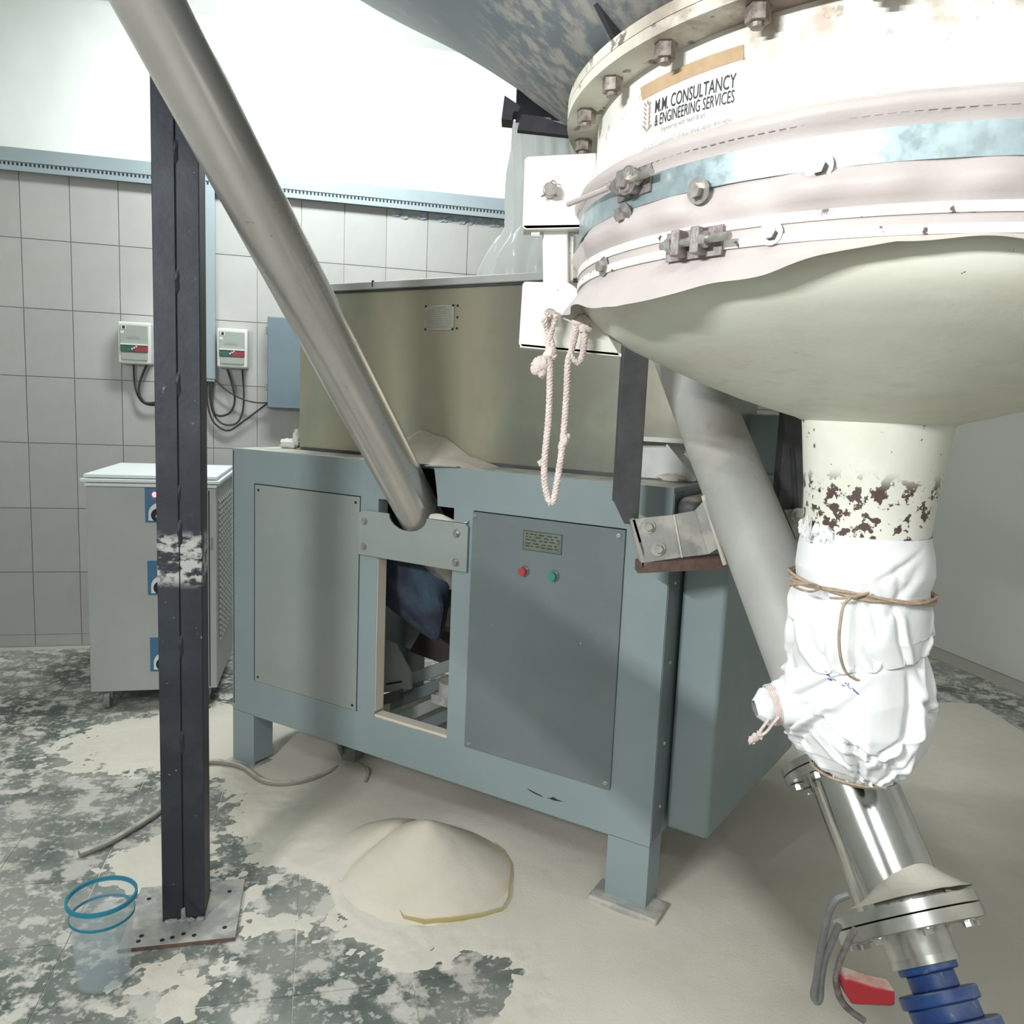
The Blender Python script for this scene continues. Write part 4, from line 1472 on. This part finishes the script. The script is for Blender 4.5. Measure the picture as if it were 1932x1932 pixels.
# bent steel handle
hb = MB()
pts = [(1600, 1688), (1578, 1698), (1566, 1716), (1557, 1750), (1547, 1800), (1540, 1850), (1535, 1876), (1541, 1889), (1547, 1882), (1549, 1850), (1556, 1810), (1570, 1775), (1583, 1745)]
hb.tube([DY(x, y, 1.27) for x, y in pts], .0065, n=10)
single(hb, 'hook_handle', MT['greybar'], 'bent grey steel hook hanging beside the lower pipe flange', 'hook')

# ------------------------------------------------------------------ hanger for the right pipe
HY = 2.075
hang = root('pipe_hanger', 'dark steel hanger straps and flour dusted bracket holding the right pipe', 'pipe hanger', DY(1330, 1010, HY))


def strut(xl, xr, ypx, zb, zt, chamfer):
    a, c = DY(xl, ypx, HY), DY(xr, ypx, HY)
    b = MB()
    pl = [(a.x, zb + chamfer), (a.x + .03, zb), (c.x, zb), (c.x, zt), (a.x, zt)]
    b.prism([(x, HY, z) for x, z in pl], (0, .007, 0))
    b.box(a.x, a.x + .007, HY + .007, HY + .055, zb + chamfer, zt)
    part(b, 'strap', MT['darksteel'], hang, bevel=.002)


strut(1165, 1213, 850, 1.212, 2.16, .055)
strut(1477, 1521, 850, 1.19, 2.16, .0)
part(MB().prism([(DY(1490, 850, HY).x, HY - .004, 1.43), (DY(1497, 850, HY).x, HY - .004, 1.43), (DY(1508, 980, HY).x, HY - .004, 1.22), (DY(1500, 980, HY).x, HY - .004, 1.22)], (0, .003, 0)), 'strap_rib', MT['black'], hang)
BYk = HY - .03
P_ = lambda x, y, o=0: DY(x, y, BYk + o)
bk = part(MB().prism([P_(1192, 980), P_(1268, 972), P_(1284, 1052), P_(1217, 1062)], (0, .008, 0)).prism([P_(1268, 972), P_(1312, 964), P_(1336, 1046), P_(1284, 1052)], (0, .008, 0)), 'bracket_plate', MT['plate'], hang, bevel=.001)
part(MB().prism([P_(1312, 964), P_(1332, 942, -.03), P_(1362, 1030, -.03), P_(1336, 1046)], (0, .008, 0)), 'bent_wing', MT['plate'], bk)
part(MB().prism([P_(1270, 972, -.0005), P_(1273, 972, -.0005), P_(1288, 1052, -.0005), P_(1285, 1052, -.0005)], (0, -.002, 0)), 'weld_line', MT['flour'], bk)
c0_, c1_ = P_(1205, 1062), P_(1372, 1052)
part(MB().hexa([c0_ + Vector((0, 0, -.028)), c1_ + Vector((0, 0, -.03)), c1_ + Vector((0, .06, -.03)), c0_ + Vector((0, .06, -.028)), c0_, c1_, c1_ + Vector((0, .06, 0)), c0_ + Vector((0, .06, 0))]), 'support_channel', MT['rust'], hang)
part(MB().prism([P_(1190, 982), P_(1198, 980), P_(1222, 1062), P_(1212, 1072)], (0, .06, 0)), 'channel_end', MT['plate'], hang)
part(MB().prism([P_(1480, 962), P_(1540, 958), P_(1540, 1032), P_(1510, 1034)], (0, .008, 0)), 'bracket_plate', MT['plate'], hang, bevel=.001)
part(MB().prism([P_(1510, 1034), P_(1540, 1032), P_(1540, 1050), P_(1512, 1052)], (0, .05, 0)), 'support_channel', MT['rust'], hang)
for x, y in ((1222, 993), (1241, 1035), (1505, 972), (1521, 1018)):
    inst(BM_BIG, 'bolt', bk, P_(x, y, -.0005), (0, -1, 0), spin=.3, scale=1.05)
clampb = MB()
for k in range(1):
    qq = QS(.045)
    clampb.prism([qq + sdq * sx + upq * sy for sx, sy in ((.05, -.1), (.05, -.0), (-.05, -.0), (-.05, -.1))], qd * .01)
tab = MB().tube([P_(1327, 935, -.02), P_(1342, 985, -.02), P_(1356, 1028, -.02), P_(1368, 1065, -.02)], .006, n=8)
part(tab, 'weld_bead', MT['flour'], bk)

# ------------------------------------------------------------------ white cloth sleeves


def clothloft(centers, radii, nu, amp, seed, creases=26, nv=110):
    """rings along a path, pulled into soft bulges and long creases"""
    C_ = [Vector(c) for c in centers]
    ts = np.linspace(0, 1, len(C_))
    rc = random.Random(seed)
    cr = []
    for k in range(creases):
        a0, v0 = rc.random(), rc.uniform(.0, .8)
        da, dv = rc.uniform(-.16, .16), rc.uniform(.12, .42)
        cr.append((a0, v0, da, dv, rc.uniform(.5, 1.4), rc.uniform(.006, .016), rc.choice((-1, 1))))

    def ev(t):
        return Vector([float(np.interp(t, ts, [c[i] for c in C_])) for i in range(3)])
    ac = np.arange(nu) / nu
    rows = []
    for j in range(nv):
        v = j / (nv - 1)
        d = np.zeros(nu)
        an = 2 * math.pi * ac
        ca, sa = np.cos(an), np.sin(an)
        d += 1.5 * (fbm(1.3 * ca + 7 + v * 1.2, 1.3 * sa + 3 + v * 2.2, seed, 2) - .5)
        for a0, v0, da, dv, dep_, wd2, sg in cr:
            t = min(1, max(0, (v - v0) / dv))
            x = (ac - (a0 + da * t) + .5) % 1 - .5
            end = math.exp(-(max(0, v0 - v, v - v0 - dv) / .035) ** 2) * math.sin(math.pi * (.12 + .76 * t))
            d += end * dep_ * (-np.exp(-(x / wd2) ** 2) + .8 * np.exp(-((x - sg * wd2 * 2.2) / (wd2 * 1.6)) ** 2))
        rows.append(d)
    rows = np.array(rows)

    def fn(a, v):
        c = ev(v)
        t = (ev(min(1, v + .02)) - ev(max(0, v - .02))).normalized()
        e = (Vector((1, 0, 0)) - t * t.x).normalized()
        g = t.cross(e)
        r = float(np.interp(v, np.linspace(0, 1, len(radii)), radii))
        am = float(np.interp(v, np.linspace(0, 1, len(amp)), amp))
        an = 2 * math.pi * a
        d = am * float(rows[int(round(v * (nv - 1))), int(round(a * nu)) % nu])
        return c + (e * math.cos(an) + g * math.sin(an)) * (r + d)
    return MB().grid(fn, nu, nv, wrap=True)


A_ = lambda z, dx=0, dy=0: AX + Vector((dx, dy, z))
cs1 = root('cloth_sleeve', 'white cloth sleeve tied with jute twine round the chipped spout', 'cloth sleeve', A_(1.0))
m1 = clothloft([A_(1.305), A_(1.27), A_(1.235), A_(1.205), A_(1.17), A_(1.12), A_(1.07, .01), A_(1.04, .02, -.01), A_(1.02, .03, -.01)],
               [.110, .116, .119, .114, .122, .126, .121, .098, .04], 320, [.0, .002, .004, .004, .006, .008, .010, .011, .006], 3, 40)
part(m1, 'upper_sleeve', MT['cloth'], cs1, ang=180)
b = MB()
for k in range(14):
    a = math.radians(150 + rnd.uniform(-12, 70))
    p = AX + Vector((math.cos(a) * .112, math.sin(a) * .112, 1.30 + rnd.uniform(-.004, .012)))
    b.blob(p, (.008, .008, .012), n=8, m=5, jit=.6, seed=k)
for k in range(9):
    b.tube([DY(1527 + rnd.uniform(-4, 4), 972 + k * 3, 1.42), DY(1524 + rnd.uniform(-6, 6), 985 + k * 4, 1.41), DY(1527 + rnd.uniform(-5, 5), 1005 + k * 2, 1.41)], .0014, n=5)
part(b, 'frayed_edge', MT['cloth'], cs1, kind='stuff')
tw = MB()
for k in range(6):
    dz, dr = rnd.uniform(-.006, .007), rnd.uniform(0, .005)
    pts = []
    for i in range(36):
        a = 2 * math.pi * i / 36
        pts.append(AX + Vector((math.cos(a) * (.124 + dr), math.sin(a) * (.124 + dr), 1.203 + dz + .010 * math.cos(a + 2.6 + k * .2) + .003 * math.sin(5 * a + k))))
    tw.tube(pts, .0024, n=6, closed=True, smooth=3)
part(tw, 'twine_tie', MT['twine'], cs1)
tw = MB()
for o in (0, .003):
    tw.tube([DY(1540, 1104, 1.36 + o), DY(1520, 1102, 1.35), DY(1500, 1103, 1.345), DY(1487, 1103 + 800 * o, 1.34)], .0028, n=6)
tw.tube([DY(1545, 1112, 1.36), DY(1530, 1116, 1.345), DY(1510, 1112, 1.345), DY(1498, 1106, 1.345)], .0022, n=6)
tw.tube([DY(1565, 1128, 1.33), DY(1590, 1129, 1.325), DY(1612, 1126, 1.325), DY(1640, 1118, 1.325)], .0025, n=6)
tw.tube([DY(1605, 1128, 1.325), DY(1592, 1142, 1.318), DY(1586, 1170, 1.310), DY(1583, 1205, 1.308), DY(1586, 1240, 1.315), DY(1596, 1268, 1.325), DY(1615, 1282, 1.33), DY(1645, 1290, 1.33), DY(1668, 1312, 1.33), DY(1678, 1335, 1.34)], .0026, n=6)
part(tw, 'twine_end', MT['twine'], cs1)
cs2 = root('cloth_bag', 'crumpled white cloth bag gathered round the pipe below the tied sleeve', 'cloth bag', QS(.40))
BGY = 1.445
m2 = clothloft([DY(x, y, BGY) for x, y in ((1600, 1185), (1606, 1200), (1612, 1235), (1616, 1290), (1618, 1345), (1620, 1395), (1618, 1430), (1614, 1455), (1610, 1466))],
               [.075, .095, .116, .132, .132, .116, .094, .066, .030], 400, [.004, .008, .011, .014, .014, .012, .009, .005, .002], 29, 76, 130)
part(m2, 'bag', MT['cloth'], cs2, ang=180)
from mathutils.bvhtree import BVHTree
bv = BVHTree.FromPolygons([Vector(v) for v in m2.v], m2.f)
ink = MB()
for stroke in ([(1552, 1262), (1566, 1276), (1558, 1272), (1570, 1284), (1562, 1281)], [(1571, 1281), (1577, 1284)], [(1588, 1292), (1606, 1300), (1594, 1288), (1612, 1304), (1600, 1289), (1618, 1309), (1608, 1298), (1620, 1310)]):
    pts = []
    for x, y in stroke:
        h = bv.ray_cast(CAM, RAY(x, y).normalized())
        if h[0] is not None:
            pts.append(h[0] - RAY(x, y).normalized() * .0012)
    if len(pts) > 1:
        ink.tube(pts, .0009, n=5, smooth=2)
part(ink, 'ink_scribble', MT['ink'], cs2, kind='stuff')
# tied spout of the bag
b = MB()
ta, tb_ = DY(1545, 1312, 1.45), DY(1424, 1336, 1.45)
tdir = (tb_ - ta).normalized()
m3 = clothloft([ta, ta.lerp(tb_, .35), ta.lerp(tb_, .62), ta.lerp(tb_, .72), ta.lerp(tb_, .85), tb_], [.060, .050, .044, .034, .036, .018], 80, [.003, .004, .004, .003, .006, .008], 33, 14, 50)
part(m3, 'tied_neck', MT['cloth'], cs2, ang=180)
tw = MB()
cc = ta.lerp(tb_, .72)
e1 = tdir.orthogonal().normalized()
e2 = tdir.cross(e1)
for k in range(4):
    tw.tube([cc + tdir * (k - 1.5) * .0035 + (e1 * math.cos(t) + e2 * math.sin(t)) * .0375 for t in np.linspace(0, 2 * math.pi, 16)[:-1]], .0022, n=6, closed=True, smooth=2)
tw.tube([DY(1452, 1355, 1.42), DY(1441, 1370, 1.42), DY(1430, 1385, 1.42), DY(1420, 1395, 1.42)], .0030, n=6)
tw.tube([DY(1470, 1352, 1.41), DY(1458, 1366, 1.41), DY(1447, 1380, 1.415), DY(1436, 1388, 1.418)], .0028, n=6)
part(tw, 'neck_string', MT['rope'], cs2)
b = MB()
for x, y, s in ((1424, 1392, 1), (1418, 1396, .8), (1434, 1386, .8)):
    b.blob(DY(x, y, 1.42), (.009 * s, .006, .010 * s), n=8, m=6, jit=.7, seed=int(x))
part(b, 'string_tassel', MT['rope'], cs2)
tw = MB()
for k in range(3):
    cq = DY(1612, 1448 + k * 5, BGY)
    tw.tube([cq + Vector((math.cos(t), math.sin(t), 0)) * (.079 - .009 * k) for t in np.linspace(0, 2 * math.pi, 40)[:-1]], .0026, n=6, closed=True, smooth=2)
part(tw, 'hem_tie', MT['twine'], cs2)
# ink scribble printed on the cloth

# ------------------------------------------------------------------ polythene sleeve feeding the tank
py_ = 2.95
ps = root('polythene_sleeve', 'clear polythene sleeve hanging from a dark chute into the tank', 'plastic sleeve', DY(1010, 520, py_))


def polyfn(a, v):
    y = 236 + v * 300
    xc = float(np.interp(v, [0, .35, .62, .75, .9, 1], [1034, 1032, 1030, 1022, 1010, 1006]))
    hw = float(np.interp(v, [0, .35, .62, .66, .8, 1], [60, 64, 68, 66, 84, 92]))
    c = DY(xc, y, py_)
    r = hw / FPX * py_
    an = 2 * math.pi * a
    k = 1 + .10 * math.sin(6 * an + 3 * v) * (.4 + v) + .05 * math.sin(15 * an - 7 * v) + .22 * (float(fbm(3 * math.cos(an) + 5 + 3 * v, 3 * math.sin(an) + 5 * v, 14, 4)) - .5)
    return c + Vector((math.cos(an) * r * k, math.sin(an) * r * .6 * k, 0))


part(MB().grid(polyfn, 120, 70, wrap=True), 'film', MT['plastic'], ps, ang=60)
c1 = DY(1034, 240, py_)
part(MB().box(c1.x - .115, c1.x + .115, c1.y - .07, c1.y + .07, c1.z, RH - .01), 'chute', MT['black'], ps)

# ------------------------------------------------------------------ flour on the floor


def poly_sd(px, py, poly):
    d = np.full(px.shape, 1e9)
    inside = np.zeros(px.shape, bool)
    n = len(poly)
    for i in range(n):
        ax_, ay_ = poly[i]
        bx, by = poly[(i + 1) % n]
        ex, ey = bx - ax_, by - ay_
        wx, wy = px - ax_, py - ay_
        t = np.clip((wx * ex + wy * ey) / (ex * ex + ey * ey + 1e-12), 0, 1)
        d = np.minimum(d, np.hypot(wx - ex * t, wy - ey * t))
        cnd = ((ay_ > py) != (by > py)) & (px < (bx - ax_) * (py - ay_) / (by - ay_ + 1e-12) + ax_)
        inside ^= cnd
    return np.where(inside, d, -d)


fpx = [(470, 1385), (475, 1470), (482, 1560), (515, 1595), (560, 1636), (632, 1668), (650, 1715), (705, 1752), (790, 1785), (880, 1800), (965, 1812), (955, 1870), (930, 1960), (900, 2100)]
fpoly = [FL(*q)[:2] for q in fpx] + [(1.0, 1.2), (3.0, 1.2), (3.2, 4.4), (-.6, 4.2), (-1.1, 3.6)]
GX0, GX1, GY0, GY1, GS = -2.3, 2.6, 1.45, 4.2, .0085
gx, gy = np.meshgrid(np.arange(GX0, GX1, GS), np.arange(GY0, GY1, GS))
sd = poly_sd(gx, gy, fpoly)
n_big = fbm(gx * 3.0, gy * 3.0, 41, 4) - .5
n_mid = fbm(gx * 9, gy * 9, 52, 5, .62) - .5
n_fin = fbm(gx * 26, gy * 26, 63, 4, .65) - .5
cov = np.clip(sd / .10, -2.2, 2.5) + .8 * n_big + 2.4 * n_mid + 2.3 * n_fin
for x, y, r, wgt in ((270, 1400, .6, 2.6), (420, 1380, .45, 2.4), (600, 1375, .35, 2.0), (330, 1640, .25, 1.9), (260, 1620, .25, 1.6), (300, 1860, .3, 1.1), (400, 1850, .2, .8), (560, 1760, .12, .9), (690, 1800, .14, .9), (470, 1690, .10, 1.4), (500, 1740, .09, 1.2), (560, 1850, .07, 1.3), (640, 1840, .06, 1.2), (730, 1820, .09, 1.0), (800, 1820, .10, 1.5), (250, 1900, .3, .7),
                     (460, 1500, .1, -.5), (600, 1690, .08, -1.0), (900, 1850, .08, -1.0), (830, 1880, .12, -.8)):
    p = FL(x, y)
    cov = cov + wgt * np.exp(-((gx - p.x) ** 2 + (gy - p.y) ** 2) / (2 * (r * .6) ** 2))
hgt = np.clip(cov * .0030, -.008, .0042)
hgt = hgt + np.where(sd > .08, np.minimum(1, (sd - .08) / .25) * (.004 + .012 * (n_big + .3)), 0) + .0012 * n_fin * (cov > .5)
pd_ = np.zeros_like(hgt)
# drift under the machine and low mounds
for x, y, r, h in ((560, 1400, .18, .018), (690, 1620, .30, .045), (600, 1560, .22, .02), (900, 1560, .25, .03), (700, 1445, .2, .03)):
    p = FL(x, y)
    pd_ += h * np.exp(-((gx - p.x) ** 2 + (gy - p.y) ** 2) / (2 * (r * .5) ** 2))
hgt = hgt + pd_ * (sd > -.02)
ny, nx = hgt.shape
ok = hgt > -.004
fc = ok[:-1, :-1] | ok[1:, :-1] | ok[:-1, 1:] | ok[1:, 1:]
idx = np.arange(ny * nx).reshape(ny, nx)
jj, ii = np.nonzero(fc)
quads = np.stack([idx[jj, ii], idx[jj, ii + 1], idx[jj + 1, ii + 1], idx[jj + 1, ii]], 1)
used = np.unique(quads)
rem = np.full(ny * nx, -1)
rem[used] = np.arange(len(used))
vv = np.stack([gx.ravel(), gy.ravel(), hgt.ravel()], 1)[used]
me = bpy.data.meshes.new('spilled_flour')
me.from_pydata(vv.tolist(), [], rem[quads].tolist())
for p in me.polygons:
    p.use_smooth = True
me.materials.append(MT['flour'])
o = bpy.data.objects.new('spilled_flour', me)
COL.objects.link(o)
o['kind'] = 'stuff'
o['label'] = 'cream flour spilled over the stone floor tiles'
o['category'] = 'flour'
print('flour verts', len(vv))
# main heap
HC = FL(800, 1650)
hh = MB()


def floorheap(a, v):
    r = .36 * v
    an = 2 * math.pi * a
    x, y = HC.x + r * math.cos(an), HC.y + r * math.sin(an)
    dx, dy = x - HC.x, y - HC.y
    r1 = math.hypot(dx * .92, dy - .02)
    z = .175 * max(0, 1 - math.sqrt(r1 * r1 + .0006) / .31) ** 1.12
    r2 = math.hypot((dx + .115) * .95, dy - .095)
    z2 = .125 * max(0, 1 - math.sqrt(r2 * r2 + .0012) / .27) ** 1.05
    z = max(z, z2) + .15 * min(z, z2) - .010 * math.exp(-((z - z2) / .008) ** 2) * (z2 > .02)
    n = (float(fbm(x * 9, y * 9, 71, 4)) - .5)
    z = z + n * .010 * min(1, max(0, z) / .04)
    return (x, y, z - .002 - .014 * (1 - min(1, max(0, z) / .025)))


hh.grid(floorheap, 120, 60, wrap=True)
single(hh, 'flour_heap', MT['bran'], 'pale flour heap on the floor under the machine', 'flour heap', 'flour heaps', ang=180)
# yellow sheet edge under the heap
ym = MB()
yp = [(752, 1690), (753, 1722), (762, 1738), (800, 1745), (850, 1741), (905, 1733), (945, 1722), (957, 1700), (960, 1670), (961, 1640), (948, 1615), (930, 1600)]
yw = [FL(*q, .004) for q in yp]
back = [FL(880, 1590, .004), FL(800, 1600, .004), FL(760, 1640, .004)]
ring = yw
ym.prism([v for v in yw + back], (0, 0, .003))
for i in range(len(ring) - 1):
    a, c = ring[i], ring[i + 1]
    nrm = Vector((c.y - a.y, a.x - c.x, 0)).normalized()
    nrm = -nrm if nrm.dot(a - HC) < 0 else nrm
    lift = Vector((0, 0, .022))
    o_ = nrm * .006
    t = nrm * -.002
    ym.hexa([a + t, c + t, c, a, a + lift + o_ + t, c + lift + o_ + t, c + lift + o_, a + lift + o_])
single(ym, 'plastic_tray', MT['yellow'], 'shallow yellow plastic tray edge under the floor flour heap', 'tray')
# cables on the floor
b = MB().tube([FL(x, y, .014) for x, y in [(150, 1612), (200, 1592), (242, 1568), (275, 1548), (300, 1530), (340, 1490), (385, 1441), (430, 1440), (460, 1449), (490, 1470), (520, 1478), (560, 1476), (600, 1466), (635, 1450), (650, 1432)]] + [ML(.42, .18, .12), ML(.42, .2, .26)], .011, n=10)
single(b, 'power_cable', MT['cablegrey'], 'thick grey cable lying across the floor to the machine underside', 'cable')
b = root('floor_socket', 'small dusty box standing under the machine beside the cable', 'box', ML(.46, .22, 0))
part(MB().box(.40, .47, .20, .26, .0, .09), 'case', MT['darksteel'], b, world=False, bevel=.003) if False else part(MB().hexa([ML(.40, .22, 0), ML(.47, .22, 0), ML(.47, .28, 0), ML(.40, .28, 0), ML(.39, .22, .12), ML(.47, .22, .12), ML(.47, .28, .12), ML(.39, .28, .12)]), 'case', MT['castor'], b, bevel=.003)
part(MB().tube([ML(.47, .24, .03), ML(.56, .2, .035), ML(.60, .14, .02)], .006, n=8), 'bent_rod', MT['castor'], b)
# bucket at the left edge
BC = FL(196, 1845)
bk_ = root('plastic_bucket', 'clear cyan-rimmed plastic bucket beside the post base plate', 'bucket', BC)
part(MB().lathe([(.0, .004), (.062, .004), (.078, .225), (.075, .225), (.059, .007), (.0, .007)], (BC.x, BC.y), 48), 'wall', MT['tub'], bk_)
part(MB().lathe([(.077, .222), (.083, .222), (.083, .232), (.077, .232)], (BC.x, BC.y), 48, closed_prof=True), 'rim', MT['cyan'], bk_)
part(MB().lathe([(.0745, .178), (.0765, .178), (.077, .185), (.075, .185)], (BC.x, BC.y), 48, closed_prof=True), 'ring', MT['cyan'], bk_)

# ------------------------------------------------------------------ lamps of the room and an added fill lamp
c = Vector(BACKL) + Vector((0, 0, .035))
t = root('unseen_tube_lamp', 'white ceiling tube lamp near the tiled wall', 'lamp', c)
part(MB().hexa([c + WU * sx * .62 + Vector((0, sy * .03, sz)) for sz in (-.01, .04) for sx, sy in ((-1, -1), (1, -1), (1, 1), (-1, 1))]), 'housing', MT['plasticw'], t)
c = Vector(FILL) + Vector((0, 0, .035))
t = root('unseen_tube_lamp', 'added unseen ceiling tube lamp for fill light above the open floor', 'lamp', c)
part(MB().box(c.x - .62, c.x + .62, c.y - .03, c.y + .03, c.z, c.z + .04), 'housing', MT['plasticw'], t)  # housing of the added fill lamp
c = Vector(KEY) - WU * .03
t = root('unseen_tube_lamp', 'white wall tube lamp on the left wall', 'lamp', c)
part(MB().tube([c - _ke * .5, c + _ke * .5], .02, n=10, smooth=0), 'housing', MT['plasticw'], t)
uk = (c - WO).dot(WU)
for sgn in (-.4, .4):
    q = c + _ke * sgn
    part(MB().tube([q, q - WU * (uk - RU0 - .002)], .012, n=8, smooth=0), 'lamp_arm', MT['plasticw'], t)
# added unseen pipe rail, placed to cast the diagonal shadow on the machine
LQ = Vector(KEY)
m0, m1_ = ML(1.44, 0, .98), ML(1.79, 0, .66)
mid = (m0 + m1_) / 2
pn = _ke.cross(mid - LQ).normalized()
pn = pn if pn.z > 0 else -pn
RT, RRAD = .36, .062
rc0 = LQ + (mid - LQ) * RT - pn * RRAD
r0, r1 = rc0 - _ke * .75, rc0 + _ke * .06
print('rail', r0, r1, pn)
t = root('added_shadow_rail', 'added unseen pipe rail on the left wall, casting the diagonal machine shadow', 'rail', r0)
part(MB().tube([r0, r1], RRAD, n=24, smooth=0), 'shadow_rail_pipe', MT['greybar'], t)
for f in (.08, .6):
    q = r0.lerp(r1, f) - Vector((0, 0, .03))
    uq = (q - WO).dot(WU)
    part(MB().tube([q, q - WU * (uq - RU0 - .002)], .016, n=10, smooth=0), 'shadow_rail_arm', MT['greybar'], t)
